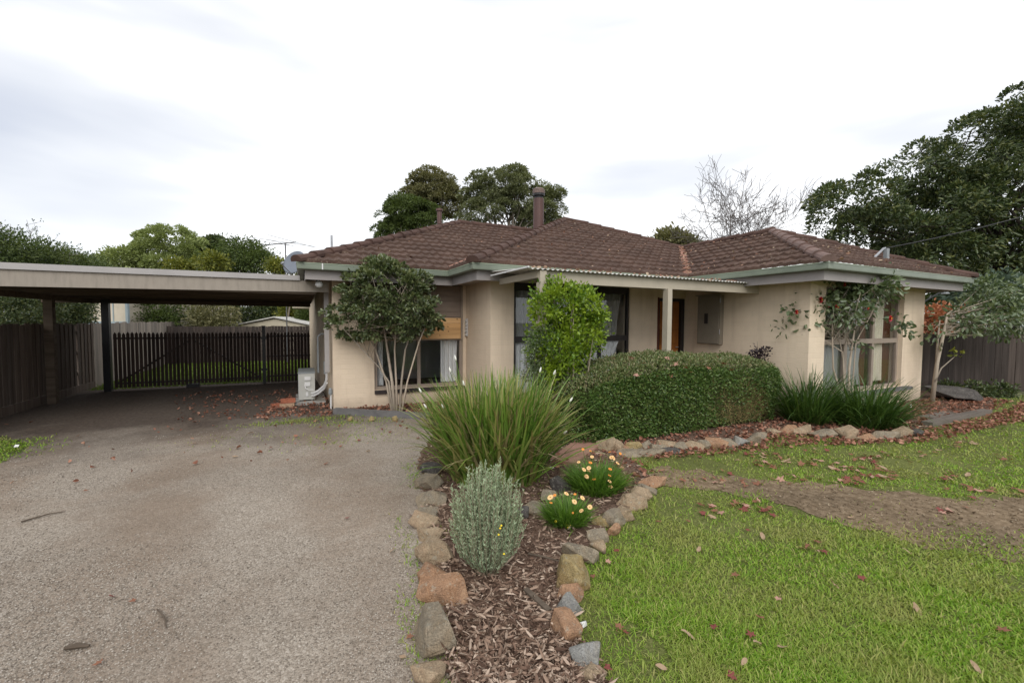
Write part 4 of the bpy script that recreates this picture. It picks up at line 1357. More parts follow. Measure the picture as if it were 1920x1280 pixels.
# ------------------------------------------------------------------ garden plants close to the house
# round camellia in front of the left window
cb = G(742, 772)
t = thing('camellia_tree', 'small round topped camellia tree with several bare stems in front of the left window', 'tree', (cb[0], cb[1], 0))
dd = depth(cb)
E1 = [px_ell(728, 560, dd, 88, 62), px_ell(668, 595, dd, 52, 42), px_ell(775, 592, dd, 50, 42), px_ell(715, 530, dd, 60, 40), px_ell(735, 618, dd, 70, 20)]
o, C, O = crown('foliage', E1, 300, 56, .11, .058, .030, M['lf_camellia'], t, 21, shell=.6, out=.6, droop=.1, flat=.7, jl=.5, dome=True)
rng = np.random.default_rng(5); mb = MB()
for (bx, px1, py1, px2, py2, r) in ((736, 702, 650, 672, 598, .018), (741, 724, 640, 712, 570, .024), (744, 740, 655, 745, 570, .018), (749, 760, 655, 782, 590, .019), (752, 786, 640, 806, 592, .015), (738, 712, 690, 640, 612, .014)):
    b = G(bx, 776); m1 = PD(bx + (px1 - bx) * .35, 715, dd + rng.uniform(-.1, .1)); m2 = PD(px1, py1, dd + rng.uniform(-.15, .15)); m3 = PD(px2, py2, dd + rng.uniform(-.3, .3))
    mb.tube([(b[0], b[1], -.02), m1, m2, m3], [r * 1.25, r, r * .8, r * .45], 7)
    for i in rng.choice(len(C), 9, replace=False):
        c = C[i]; a = m2 + (m3 - m2) * rng.uniform(.1, 1)
        mb.tube([a, a + (c - a) * .5 + rng.normal(0, .04, 3), c], [r * .42, r * .28, .003], 5)
obj('trunk', mb, M['bark_pale'], t, smooth=True)
q = PD(648, 632, dd)
V, F = leaf_arrays(np.array([q] * 5) + RNG.normal(0, .015, (5, 3)), RNG.normal(size=(5, 3)), .075, .035, RNG)

# bright green bush at the porch
bb = PD(1065, 700, 5.7)
t = thing('green_bush', 'bright lime green bush growing up in front of the porch post', 'bush', (bb[0], bb[1], 0))
E2 = [px_ell(1052, 572, 5.7, 52, 40), px_ell(1100, 575, 5.7, 36, 38), px_ell(1030, 610, 5.7, 38, 42), px_ell(1090, 625, 5.7, 46, 36), px_ell(1050, 655, 5.7, 52, 34), px_ell(1030, 556, 5.75, 26, 22), px_ell(1045, 695, 5.7, 48, 30)]
o, C, O = crown('foliage', E2, 300, 38, .055, .042, .025, M['lf_bright'], t, 31, shell=.5, out=.6, droop=-.3, jl=.5)
rng = np.random.default_rng(8); mb = MB()
for i in range(9):
    c = C[rng.integers(len(C))]; b = np.array([bb[0] + rng.normal(0, .04), bb[1] + rng.normal(0, .04), 0])
    mb.tube([b, b + (c - b) * .5 + rng.normal(0, .05, 3), c], [.016, .011, .004], 6)
obj('stem', mb, M['bark_pale'], t)
# greyer little shrub at its foot
sb = PD(1000, 700, 5.6)
t = thing('grey_shrub', 'small grey green twiggy shrub to the left of the lime bush', 'bush', (sb[0], sb[1], 0))
o, C, O = crown('foliage', [px_ell(1008, 668, 5.6, 26, 36), px_ell(1020, 640, 5.6, 26, 26), px_ell(1005, 700, 5.6, 28, 22)], 260, 12, .035, .026, .014, M['lf_camellia2'], t, 33, shell=.4)
mb = MB()
for i in range(7): mb.tube([(sb[0], sb[1], 0), C[i * 5] * .5 + np.array([sb[0], sb[1], .2]) * .5, C[i * 5]], [.008, .006, .003], 5)
obj('stem', mb, M['bark'], t)


# clipped hedge
def hedge():
    c = np.array([4.88, 4.68]); hx, hy, hz = 2.04, .52, .98
    t = thing('clipped_hedge', 'low clipped green hedge behind the curved stone edging', 'hedge', (c[0], c[1], 0))
    rng = np.random.default_rng(77)
    n = 66000
    e = .42

    def sgnp(a, p): return np.sign(a) * np.abs(a) ** p
    # even cover: points on a box, pulled in to a rounded block
    ar = np.array([hx * hy * 1.25, hx * hz * 1.0, hx * hz * .35, hy * hz * .9, hy * hz * .9]); fc = rng.choice(5, n, p=ar / ar.sum())
    u = rng.uniform(-1, 1, n); v = rng.uniform(-1, 1, n); w = rng.uniform(-.06, 1, n)
    X = np.where(fc < 3, u, np.where(fc == 3, -1, 1)); Y = np.where(fc == 0, v, np.where(fc == 1, -1, np.where(fc == 2, 1, v))); Z = np.where(fc == 0, 1.0, w)
    rr = (np.abs(X) ** 7 + np.abs(Y) ** 5 + np.abs(np.maximum(Z, 0)) ** 5) ** (1 / 5.5)
    X, Y, Z = X / rr, Y / rr, np.minimum(Z / rr, 1)
    def shape(X, Y, Z, k=1.0):
        lump = 1 + .05 * np.sin(X * 7 + Y * 3) + .04 * np.sin(Z * 6 + X * 11 + 1) + .03 * np.sin(Y * 9 - X * 5)
        P = np.c_[c[0] + X * hx * k * lump, c[1] + Y * hy * k * lump, np.where(Z > 0, Z, Z * .5) * hz * k * (1 + .04 * np.sin(X * 5 + 2) + .05 * Y) * .93 + .08]
        # the left part is lower, it rises to the middle
        P[:, 2] *= 1.0 - .10 * np.clip((-X - .35) / .65, 0, 1)
        return P
    P = shape(X, Y, Z)
    P = P + rng.normal(0, .02, (n, 3))
    N = unit(np.c_[sgnp(X, 4) / hx, sgnp(Y, 4) / hy, sgnp(np.maximum(Z, 0), 4) / hz] + 1e-6)
    thin = np.clip(1.25 - np.hypot((P[:, 0] - 6.0) / .95, (P[:, 2] - .20) / .50) + .18 * np.sin(P[:, 0] * 9 + P[:, 2] * 7), 0, 1) * (P[:, 1] < c[1] - .15)
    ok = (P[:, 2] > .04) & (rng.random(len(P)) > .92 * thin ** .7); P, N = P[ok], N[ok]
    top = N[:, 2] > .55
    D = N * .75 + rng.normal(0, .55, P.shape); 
    L = .028 * rng.uniform(.55, 1.45, len(P))
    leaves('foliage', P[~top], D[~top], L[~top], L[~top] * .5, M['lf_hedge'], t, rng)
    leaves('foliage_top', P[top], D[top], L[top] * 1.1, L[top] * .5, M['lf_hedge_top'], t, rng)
    # twiggy core
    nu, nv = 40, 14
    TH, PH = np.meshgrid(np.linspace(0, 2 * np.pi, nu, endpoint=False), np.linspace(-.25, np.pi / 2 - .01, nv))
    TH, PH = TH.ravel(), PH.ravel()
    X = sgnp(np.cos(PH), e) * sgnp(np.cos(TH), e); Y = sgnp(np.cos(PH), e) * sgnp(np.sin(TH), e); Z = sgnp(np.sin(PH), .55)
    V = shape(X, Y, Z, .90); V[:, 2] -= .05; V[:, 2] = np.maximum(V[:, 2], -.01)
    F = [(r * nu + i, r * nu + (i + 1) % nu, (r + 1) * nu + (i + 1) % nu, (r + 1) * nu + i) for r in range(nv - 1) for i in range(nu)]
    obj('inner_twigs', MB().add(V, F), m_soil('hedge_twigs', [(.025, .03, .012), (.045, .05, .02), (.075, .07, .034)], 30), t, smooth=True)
    # brown bare patch of twigs low on the right
    mb = MB()
    for i in range(1300):
        x = rng.normal(6.0, .42); z = abs(rng.normal(.18, .24)) + .05
        if not (5.1 < x < 6.8) or z > .72: continue
        y = c[1] - hy * (.97 - .35 * max(0, (x - 6.3) / .6))
        a = np.array([x, y + rng.uniform(-.01, .05), z]); d = unit(np.array([rng.normal(0, .6), -abs(rng.normal(.2, .2)), rng.normal(.3, .6)])) * rng.uniform(.05, .14)
        mb.tube([a, a + d * .5 + rng.normal(0, .01, 3), a + d], [.0026, .002, .001], 3, cap=False)
    obj('bare_twigs', mb, m_plain('straw_twig', (.22, .17, .07), .9, .3, 20), t)
    return c, hx, hy


hedge()


# strap leaved clumps
def blade_arrays(B, az, lean, L, W, rng, seg=5, bend=.9):
    """arching blades; lean = start tilt from vertical, bend = added tilt at the tip"""
    n = len(B); s = np.linspace(0, 1, seg + 1)
    tilt = lean[:, None] + bend[:, None] * s[None] ** 1.6 if np.ndim(bend) else lean[:, None] + bend * s[None] ** 1.6
    dl = L[:, None] / seg
    hx = np.cumsum(np.sin(tilt) * dl, 1) - np.sin(tilt[:, :1]) * dl; hz = np.cumsum(np.cos(tilt) * dl, 1) - np.cos(tilt[:, :1]) * dl
    ca, sa = np.cos(az)[:, None], np.sin(az)[:, None]
    P = np.stack([B[:, None, 0] + hx * ca, B[:, None, 1] + hx * sa, B[:, None, 2] + hz], 2)
    tw = rng.uniform(-.9, .9, n)
    S = np.stack([-np.sin(az + tw), np.cos(az + tw), np.zeros(n)], 1)
    wd = W[:, None] * (1 - s[None] ** 2.2 * .93) * .5
    A = P - S[:, None] * wd[..., None]; C = P + S[:, None] * wd[..., None]
    V = np.stack([A, C], 2).reshape(-1, 3)
    m = (seg + 1) * 2
    i = np.arange(n)[:, None] * m
    F = np.concatenate([i + np.array([[2 * k, 2 * k + 1, 2 * k + 3, 2 * k + 2]]) for k in range(seg)])
    return V, F, P


def strap_clump(name, label, c, rad, n, L, W, mat, seed, lean=.5, bend=.9, extra=None, cat='plant'):
    t = thing(name, label, cat, (c[0], c[1], 0)); rng = np.random.default_rng(seed)

    def part(nm, k, mt, ls=1.0, bs=1.0):
        r = rad * np.sqrt(rng.random(k)); a = rng.uniform(0, 2 * np.pi, k)
        B = np.c_[c[0] + r * np.cos(a), c[1] + r * np.sin(a), np.full(k, .01)]
        az = a + rng.normal(0, .7, k); ln = np.clip(rng.normal(lean, .22, k) * (.35 + .9 * r / rad), .02, 1.25)
        LL = L * rng.uniform(.55, 1.12, k) * ls
        V, F, P = blade_arrays(B, az, ln, LL, W * rng.uniform(.6, 1.2, k), rng, 6, np.clip(rng.normal(bend, .4, k), .05, 2.2) * bs)
        V[:, 2] = np.maximum(V[:, 2], .012)
        fast_mesh(nm, V, F, mt, t)
        return P
    P = part('leaves', n, mat)
    if extra: part('dead_leaves', extra, M['strap_straw'], .95, 1.15)
    return t, P, rng


ic = G(930, 893)
iris, IP, rng = strap_clump('iris_clump', 'big clump of strap leaves with white buds at the gravel edge', ic, .42, 1800, .98, .030, M['strap'], 51, .17, .52, 640)


def bud_stem(parent, base, tip, r=.014, ln=.075, k=0):
    base = np.array(base, float); tip = np.array(tip, float)
    mb = MB(); mid = base + (tip - base) * .55 + np.array([0, 0, .04]); mb.tube([base, mid, tip], [.004, .0035, .003], 5)
    st = obj('flower_stem', mb, M['stem_green'], parent)
    mb = MB(); d = unit(tip - mid); s1_ = unit(np.cross(d, (.3, .5, .1)))
    pts = [tip + d * ln * s for s in (0, .15, .4, .7, 1.0)]
    mb.tube(pts, [r * .4, r * .8, r, r * .7, r * .12], 7)
    b = obj('flower', mb, M['petal_white'], st, smooth=True)


for (x, y, x0_) in ((800, 757, 870), (832, 758, 880), (855, 668, 900), (845, 690, 890), (790, 728, 860), (890, 780, 905), (968, 808, 950), (1012, 690, 965), (1038, 695, 975), (947, 770, 940), (1068, 745, 985), (1056, 805, 985), (1030, 868, 975), (870, 715, 900)):
    bs = G(x0_, 890); dz = depth(ic) - .15
    bud_stem(iris, bs, PD(x, y + 8, dz), .010, .055)

for nm, lb, (x, y), rad, n, L, seed in (('agapanthus_clump', 'dark green strap leaf clump nearer the hedge on the right', (1512, 792), .26, 560, .90, 61), ('agapanthus_clump', 'dark green strap leaf clump under the red flowered camellia', (1618, 798), .36, 800, .80, 62)):
    c = G(x, y); strap_clump(nm, lb, c, rad, n, L, .02, M['strap_dark'], seed, .45, .75)
c = G(1455, 800)
for (x, y) in ((1718, 742), (1707, 772)):
    b = G(x, y); t = thing('white_lily', 'small white bud by the window pillar' if y < 760 else 'small white bud in the leaf litter in front of the pillar', 'flower', (b[0], b[1], 0), 'white buds in the right bed')
    tp = b + np.array([0, 0, .07]); mb = MB(); mb.tube([b, tp], .004, 5); obj('flower_stem', mb, M['stem_green'], t)
    mb = MB(); mb.tube([tp, tp + [0, 0, .03], tp + [.01, 0, .07]], [.006, .016, .004], 7); obj('flower', mb, M['petal_white'], t)


# lavender
def lavender():
    c = G(914, 1072); t = thing('lavender_bush', 'silvery grey green lavender bush in the mulch between the stone rows', 'bush', (c[0], c[1], 0))
    rng = np.random.default_rng(91); n = 330
    a = rng.uniform(0, 2 * np.pi, n); r = .20 * np.sqrt(rng.random(n))
    tip_h = np.where(r < .13, rng.uniform(.44, .66, n), rng.uniform(.25, .55, n))
    mb = MB(); PP = []; DD = []; LL = []
    for i in range(n):
        b = np.array([c[0] + r[i] * .35 * math.cos(a[i]), c[1] + r[i] * .35 * math.sin(a[i]), .01])
        tp = np.array([c[0] + r[i] * 1.16 * math.cos(a[i]), c[1] + r[i] * 1.16 * math.sin(a[i]), tip_h[i]])
        mid = b + (tp - b) * .5 + np.array([(tp - b)[0] * .18, (tp - b)[1] * .18, -.01])
        mb.tube([b, mid, tp], [.004, .003, .0016], 4, cap=False)
        k = int(110 * (tp[2] / .6)) + 16
        s = rng.uniform(.16, 1.0, k)
        pts = np.where(s[:, None] < .5, b + (mid - b) * (s[:, None] * 2), mid + (tp - mid) * (s[:, None] * 2 - 1))
        dv = unit(tp - mid)
        d = unit(rng.normal(size=(k, 3))) * .75 + dv * 1.0
        PP.append(pts); DD.append(d); LL.append(.026 * rng.uniform(.6, 1.2, k) * (1.1 - .35 * s))
    P = np.concatenate(PP); D = np.concatenate(DD); L = np.concatenate(LL)
    leaves('foliage', P, D, L, L * .25, M['lavender'], t, rng, .1, .05)
    obj('stem', mb, M['lavender_twig'], t)
    for (x, y) in ((938, 990), (935, 1002), (940, 985), (945, 1038)):
        mb = MB(); p = PD(x, y, depth(c) - .16); mb.lathe(p, [(.002, -.005), (.007, 0), (.004, .005)], 7); obj('flower', mb, M['petal_yellow'], t)


lavender()


# gazania daisies
def daisies(label, px_, w, n_leaf, flowers, seed):
    c = G(*px_); t = thing('daisy_plant', label, 'plant', (c[0], c[1], 0), 'orange and cream daisy plants'); rng = np.random.default_rng(seed)
    k = depth(c) / FPX; R = w * k
    n = n_leaf; a = rng.uniform(0, 2 * np.pi, n); r = R * .75 * np.sqrt(rng.random(n))
    B = np.c_[c[0] + r * np.cos(a), c[1] + r * np.sin(a), np.full(n, .01)]
    V, F, P = blade_arrays(B, a + rng.normal(0, .6, n), np.clip(.15 + .7 * r / R + rng.normal(0, .15, n), 0, 1.2), rng.uniform(.14, .29, n) * (R / .2) ** .5, rng.uniform(.006, .012, n), rng, 4, rng.uniform(.1, .8, n))
    fast_mesh('foliage', V, F, M['daisy_leaf'], t)
    for (x, y, col, sz) in flowers:
        p = PD(x, y, depth(c) - R * .35); b = np.array([c[0] + (p[0] - c[0]) * .5, c[1] + (p[1] - c[1]) * .5, .05])
        mb = MB(); mb.tube([b, (b + p) / 2 + np.array([0, 0, .02]), p], [.003, .0025, .0025], 4, cap=False)
        st = obj('flower_stem', mb, M['stem_green'], t)
        nrm = unit(np.array([rng.normal(-.25, .3), rng.normal(-.5, .3), .9])); s1_ = unit(np.cross(nrm, (.2, 1, .1))); s2_ = np.cross(nrm, s1_)
        np_ = 12; an_ = np.arange(np_) * 2 * np.pi / np_ + rng.uniform(0, 1)
        d = np.cos(an_)[:, None] * s1_ + np.sin(an_)[:, None] * s2_ + nrm * .12
        Vp = []; Fp = []
        for q, dv in enumerate(unit(d)):
            sd_ = np.cross(nrm, dv); L_ = sz * k * .43
            Vp += [p + dv * L_ * .15 - sd_ * L_ * .06, p + dv * L_ * .15 + sd_ * L_ * .06, p + dv * L_ * .75 + sd_ * L_ * .2, p + dv * L_ - nrm * L_ * .12, p + dv * L_ * .75 - sd_ * L_ * .2]
            Fp.append(tuple(5 * q + j for j in range(5)))
        fl_ = obj('flower', MB().add(Vp, Fp), M['petal_cream'] if col == 'c' else M['petal_orange'] if col == 'o' else M['petal_yellow'], st)
        mb = MB(); mb.lathe(p + nrm * .002, [(.0, -.003), (sz * k * .11, 0), (0, .006)], 7); obj('flower_eye', mb, M['petal_eye'], fl_)


daisies('nearer small clump of cream and orange daisies in the mulch', (1062, 985), 36, 900,
        [(1032, 932, 'c', 15), (1040, 928, 'o', 8), (1033, 942, 'o', 8), (1062, 925, 'c', 12), (1077, 940, 'c', 13), (1092, 933, 'c', 12), (1106, 950, 'c', 12), (1090, 957, 'c', 11), (1074, 961, 'o', 6), (1078, 926, 'o', 7), (1066, 986, 'y', 12), (1042, 977, 'y', 6)], 5)
daisies('farther clump of cream and orange daisies beside the pink slab', (1118, 922), 48, 1300,
        [(1095, 880, 'c', 11), (1104, 877, 'c', 11), (1104, 883, 'c', 9), (1100, 893, 'c', 11), (1107, 867, 'o', 9), (1110, 856, 'c', 9), (1114, 898, 'o', 8), (1093, 842, 'o', 7), (1107, 845, 'o', 6), (1143, 847, 'o', 7), (1150, 858, 'c', 12), (1146, 857, 'c', 9), (1158, 868, 'c', 10), (1144, 879, 'o', 9), (1143, 891, 'o', 8), (1143, 902, 'c', 10), (1145, 912, 'c', 10), (1171, 852, 'c', 8), (1163, 850, 'o', 7), (1085, 866, 'c', 8)], 6)

# red flowered camellia in front of the right window
cb = G(1592, 775); dd = depth(cb)
t = thing('camellia_tree', 'sparse open camellia with red flowers in front of the right window', 'tree', (cb[0], cb[1], 0))
E3 = [px_ell(1600, 545, dd, 62, 30), px_ell(1530, 560, dd, 42, 38), px_ell(1640, 535, dd, 40, 28), px_ell(1575, 590, dd, 52, 26), px_ell(1500, 590, dd, 32, 30), px_ell(1622, 510, dd, 26, 14), px_ell(1676, 600, dd, 20, 14), px_ell(1620, 650, dd, 12, 10), px_ell(1700, 622, dd, 10, 6), px_ell(1490, 615, dd, 22, 10)]
o, C, O = crown('foliage', E3, 290, 8, .06, .085, .044, M['lf_camellia2'], t, 41, shell=.15, out=.4, droop=.25)
mb = MB(); rng = np.random.default_rng(3)
for (bx, px1, py1, px2, py2, r) in ((1584, 1562, 690, 1560, 600, .016), (1590, 1583, 690, 1570, 610, .015), (1594, 1592, 690, 1606, 590, .022), (1588, 1580, 660, 1520, 620, .010), (1597, 1605, 640, 1650, 560, .012)):
    b = G(bx, 778); m1 = PD(bx - 2 + (px1 - bx) * .3, 735, dd); m2 = PD(px1, py1, dd + rng.uniform(-.1, .1)); m3 = PD(px2, py2, dd + rng.uniform(-.2, .2))
    mb.tube([(b[0], b[1], -.02), m1, m2, m3], [r * 1.2, r, r * .85, r * .45], 7)
    for i in rng.choice(len(C), 12, replace=False):
        c = C[i]; a = m2 + (m3 - m2) * rng.uniform(.3, 1)
        mb.tube([a, a + (c - a) * .5 + rng.normal(0, .04, 3) + np.array([0, 0, -.03]), c], [r * .36, r * .24, .003], 5)
obj('trunk', mb, M['bark_pale'], t, smooth=True)
for (x, y, s) in ((1526, 556, 12), (1538, 562, 12), (1568, 575, 11), (1493, 585, 9), (1668, 597, 12), (1583, 533, 8), (1553, 572, 8), (1627, 577, 7)):
    p = PD(x, y, dd - .22); k = dd / FPX * s * .5
    rngf = np.random.default_rng(x); Vp = []; Fp = []
    for ring, (nr, rad, el) in enumerate(((8, 1.0, .15), (7, .75, .6), (5, .45, 1.1))):
        for j in range(nr):
            a = 2 * math.pi * j / nr + ring * .5
            dv = np.array([math.cos(a) * math.cos(el), -abs(math.sin(el)) - .1 + .0 * ring, math.sin(a) * math.cos(el)])
            dv = unit(dv); sd_ = unit(np.cross(dv, (0, -1, 0.01)))
            q = p
            n0 = len(Vp)
            Vp += [q, q + dv * k * rad * .6 + sd_ * k * .42, q + dv * k * rad + sd_ * k * .2, q + dv * k * rad - sd_ * k * .2, q + dv * k * rad * .6 - sd_ * k * .42]
            Fp.append(tuple(range(n0, n0 + 5)))
    fl_ = obj('flower', MB().add(Vp, Fp), M['petal_red'], t)
    mb = MB(); mb.lathe(p + np.array([0, -k * .5, 0]), [(0, -k * .2), (k * .22, 0), (0, k * .2)], 7); obj('flower_eye', mb, M['petal_yellow'], fl_)

# dark red nandina by the wall
b = PX(1424, 720, 6.95); b = np.array([6.95, 4.75, 0.0]); dn_ = depth(b)
t = thing('dark_shrub', 'thin dark purple leaved shrub rising between the hedge and the wall', 'bush', (b[0], b[1], 0))
o, C, O = crown('foliage', [px_ell(1420, 665, dn_, 12, 14), px_ell(1433, 662, dn_, 8, 12), px_ell(1416, 678, dn_, 10, 10), px_ell(1428, 690, dn_, 12, 12)], 60, 7, .03, .045, .024, M['lf_nandina'], t, 43, shell=.2)
mb = MB()
for x, y in ((1420, 640), (1435, 655), (1412, 672), (1428, 680)): q = PD(x, y, dn_); mb.tube([b, (b + q) / 2 + [.02, 0, 0], q], [.007, .005, .002], 5)
obj('stem', mb, M['lf_nandina'], t)

# slim tree by the right fence
cb = G(1747, 757); dd = depth(cb)
t = thing('slim_tree', 'slim pale trunked camellia tree beside the boulder with glossy dark leaves', 'tree', (cb[0], cb[1], 0))
E4 = [px_ell(1802, 598, dd, 30, 20), px_ell(1845, 585, dd + .3, 60, 34), px_ell(1900, 590, dd + .5, 50, 42), px_ell(1756, 622, dd, 14, 12), px_ell(1860, 545, dd + .5, 50, 22)]
o, C, O = crown('foliage', E4, 190, 12, .10, .095, .045, M['lf_camellia2'], t, 47, shell=.4, out=.5, droop=.2)
mb = MB(); rng = np.random.default_rng(13)
q1 = PD(1757, 680, dd); q2 = PD(1768, 630, dd); q3 = PD(1776, 588, dd)
mb.tube([(cb[0], cb[1], -.03), q1, q2, q3], [.040, .030, .025, .013], 9)
q4 = PD(1758, 640, dd + .05); mb.tube([q1, q4, PD(1762, 600, dd)], [.03, .02, .01], 7)
q5 = PD(1795, 664, dd - .1); mb.tube([PD(1753, 715, dd), PD(1765, 690, dd), q5], [.016, .012, .005], 6)
for i in rng.choice(len(C), 26, replace=False):
    c = C[i]; a = q2 + (q3 - q2) * rng.random(); mb.tube([a, a + (c - a) * .5 + rng.normal(0, .06, 3), c], [.012, .009, .004], 5)
obj('trunk', mb, M['bark_pale'], t, smooth=True)
o2 = leaves('foliage', np.array([q5] * 10) + RNG.normal(0, .05, (10, 3)), RNG.normal(size=(10, 3)), .09, .05, M['lf_yellow'], t, RNG)
# russet shrub behind the fence corner
b = np.array([12.6, 5.6, 0]); dd = depth(b)
t = thing('russet_shrub', 'shrub of russet orange dead leaves behind the right fence', 'bush', (b[0], b[1], 0))
o, C, O = crown('foliage', [px_ell(1745, 610, dd, 26, 22), px_ell(1775, 585, dd, 22, 12), px_ell(1740, 585, dd, 16, 14)], 130, 9, .07, .08, .05, M['lf_orange'], t, 49, shell=.2)
mb = MB()
for i in range(8): mb.tube([b, (b + C[i * 3]) / 2, C[i * 3]], [.018, .012, .005], 5)
obj('stem', mb, M['bark_dark'], t)

# low dark plants along the foot of the right fence
for i, (x, y, s) in enumerate(((1830, 742, 24), (1878, 742, 22), (1780, 738, 16))):
    b = G(x, y); d_ = depth(b)
    t = thing('low_shrub', ('low dark green plant right of the boulder', 'low dark green plant at the right edge under the fence', 'low dark green plant between the slim trunk and the boulder')[i], 'plant', (b[0], b[1], 0), 'low plants under the right fence')
    crown('foliage', [px_ell(x, y - 8, d_, s, 14)], 50, 10, .05, .07, .03, M['lf_dark'], t, 150 + i, shell=.2, zmin=.02)

# ------------------------------------------------------------------ trees beyond
big = PD(1850, 600, 15.5)
E5 = [px_ell(1840, 400, 15.5, 120, 80), px_ell(1720, 400, 15.0, 95, 62), px_ell(1600, 385, 14.5, 70, 45), px_ell(1640, 450, 14.6, 95, 34), px_ell(1770, 320, 15.5, 85, 55), px_ell(1860, 270, 15.5, 80, 60),
      px_ell(1930, 220, 15.8, 70, 60), px_ell(1960, 330, 15.6, 90, 110), px_ell(1740, 460, 14.8, 80, 40), px_ell(1560, 420, 14.4, 42, 36), px_ell(1900, 470, 15.4, 90, 50), px_ell(1680, 320, 15.0, 45, 26), px_ell(1820, 495, 14.8, 70, 34), px_ell(1720, 490, 14.8, 60, 24), px_ell(1900, 520, 15.0, 70, 34)]
tree('evergreen_tree', 'huge dark evergreen tree towering over the right end of the house', (big[0], big[1], 0), E5, 330, 190, .58, .14, .05, M['lf_dark'], M['bark_dark'], .28, 71, 46, shell=.55, out=.5, droop=.1, flat=.7, dome=True,
     top=PD(1860, 420, 15.5))
b = PD(1900, 620, 12.0)
tree('glossy_shrub', 'glossy bluish green shrub reaching over the right fence', (b[0], b[1], 0), [px_ell(1880, 560, 12, 60, 42), px_ell(1930, 575, 12, 46, 36), px_ell(1820, 550, 12.4, 40, 26)], 260, 14, .14, .12, .06, M['lf_blue'], M['bark_dark'], .05, 72, 12, cat='bush', shell=.4)
b = PD(1830, 620, 17.5)
tree('evergreen_tree', 'yellowish green bushy tree behind the right fence under the big evergreen', (b[0], b[1], 0), [px_ell(1800, 540, 17.5, 60, 40), px_ell(1870, 525, 17.8, 70, 50), px_ell(1930, 530, 18, 60, 60), px_ell(1760, 560, 17.5, 50, 34)], 300, 16, .25, .2, .09, M['lf_mid'], M['bark_dark'], .12, 73, 14, shell=.4)

gm = PD(940, 520, 34)
E6 = [px_ell(905, 365, 34, 34, 34), px_ell(950, 348, 34, 44, 26), px_ell(985, 370, 34, 40, 36), px_ell(1030, 385, 34, 26, 26), px_ell(925, 395, 34, 40, 18), px_ell(890, 400, 34, 26, 24), px_ell(1010, 410, 34, 40, 24), px_ell(960, 330, 34, 20, 10), px_ell(1046, 400, 34, 12, 14)]
tree('gum_tree', 'dark eucalyptus with a domed crown right behind the brown flue', (gm[0], gm[1], 0), E6, 150, 340, .72, .17, .055, M['lf_gum'], M['bark_gum'], .3, 74, 40, shell=.62, out=.35, droop=.25, flat=.7, dome=True)
gm = PD(790, 520, 36)
E7 = [px_ell(812, 352, 36, 34, 26), px_ell(830, 380, 36, 34, 28), px_ell(790, 375, 36, 28, 24)]
tree('gum_tree', 'tall pale olive eucalyptus left of the dark domed one', (gm[0], gm[1], 0), E7, 100, 300, .72, .19, .06, M['lf_gum_olive'], M['bark_gum'], .3, 75, 22, shell=.5, out=.3, droop=.3, flat=.7, dome=True)
gm = PD(770, 520, 31)
E8 = [px_ell(758, 400, 31, 30, 26), px_ell(785, 412, 31, 34, 30), px_ell(745, 425, 31, 22, 18), px_ell(728, 412, 31, 10, 12), px_ell(720, 440, 31, 12, 8)]
tree('gum_tree', 'lower bluish green gum tree on the left of the group behind the roof', (gm[0], gm[1], 0), E8, 95, 260, .62, .17, .05, M['lf_mid'], M['bark_gum'], .22, 76, 24, shell=.5, out=.3, droop=.3, flat=.7, dome=True)
gm = PD(1260, 520, 26)
tree('olive_tree', 'small olive green tree top showing over the roof valley', (gm[0], gm[1], 0), [px_ell(1258, 452, 26, 28, 14), px_ell(1275, 462, 26, 26, 12), px_ell(1240, 462, 26, 20, 10)], 130, 22, .24, .26, .10, M['lf_gum_olive'], M['bark_gum'], .16, 77, 10, shell=.4)


def bare_tree():
    t = thing('bare_tree', 'leafless winter tree with many thin grey branches behind the right wing roof', 'tree', (*PD(1390, 560, 24)[:2], 0))
    rng = np.random.default_rng(17); base = PD(1390, 560, 24); base[2] = 0; d = 24; k = d / FPX
    mb = MB()

    def grow(a, dr, L, r, lev):
        n = 4; pts = [a]; rd = [r]; p = a.copy(); dv = dr.copy()
        for i in range(n):
            dv = unit(dv + rng.normal(0, .16, 3) + np.array([0, 0, .05])); p = p + dv * L / n; pts.append(p.copy()); rd.append(max(.009, r * (1 - .6 * (i + 1) / n)))
        mb.tube(pts, rd, 4 if lev > 0 else 6, cap=False)
        if lev >= 4 or L < .25: return
        for j in range(rng.integers(2, 5) if lev else 5):
            i = rng.integers(1, n + 1); nd = unit(dv + rng.normal(0, .62, 3) + np.array([0, 0, .12]))
            grow(pts[i], nd, L * rng.uniform(.5, .78), rd[i] * .66, lev + 1)
    for (x, y) in ((1312, 420), (1355, 365), (1390, 375), (1425, 372), (1462, 395), (1335, 400), (1445, 415), (1408, 395)):
        tp = PD(x, y, d + rng.uniform(-1.2, 1.2)); st = np.array([base[0], base[1], 0]) + np.r_[rng.normal(0, .7, 2), 0]
        fork = st + (tp - st) * .45 + np.array([0, 0, .2])
        mb.tube([st, (st + fork) / 2 + rng.normal(0, .08, 3), fork], [.10, .085, .06], 6, cap=False)
        grow(fork, unit(tp - fork), np.linalg.norm(tp - fork) * .72, .05, 0)
    obj('trunk', mb, M['twig_grey'], t)


bare_tree()

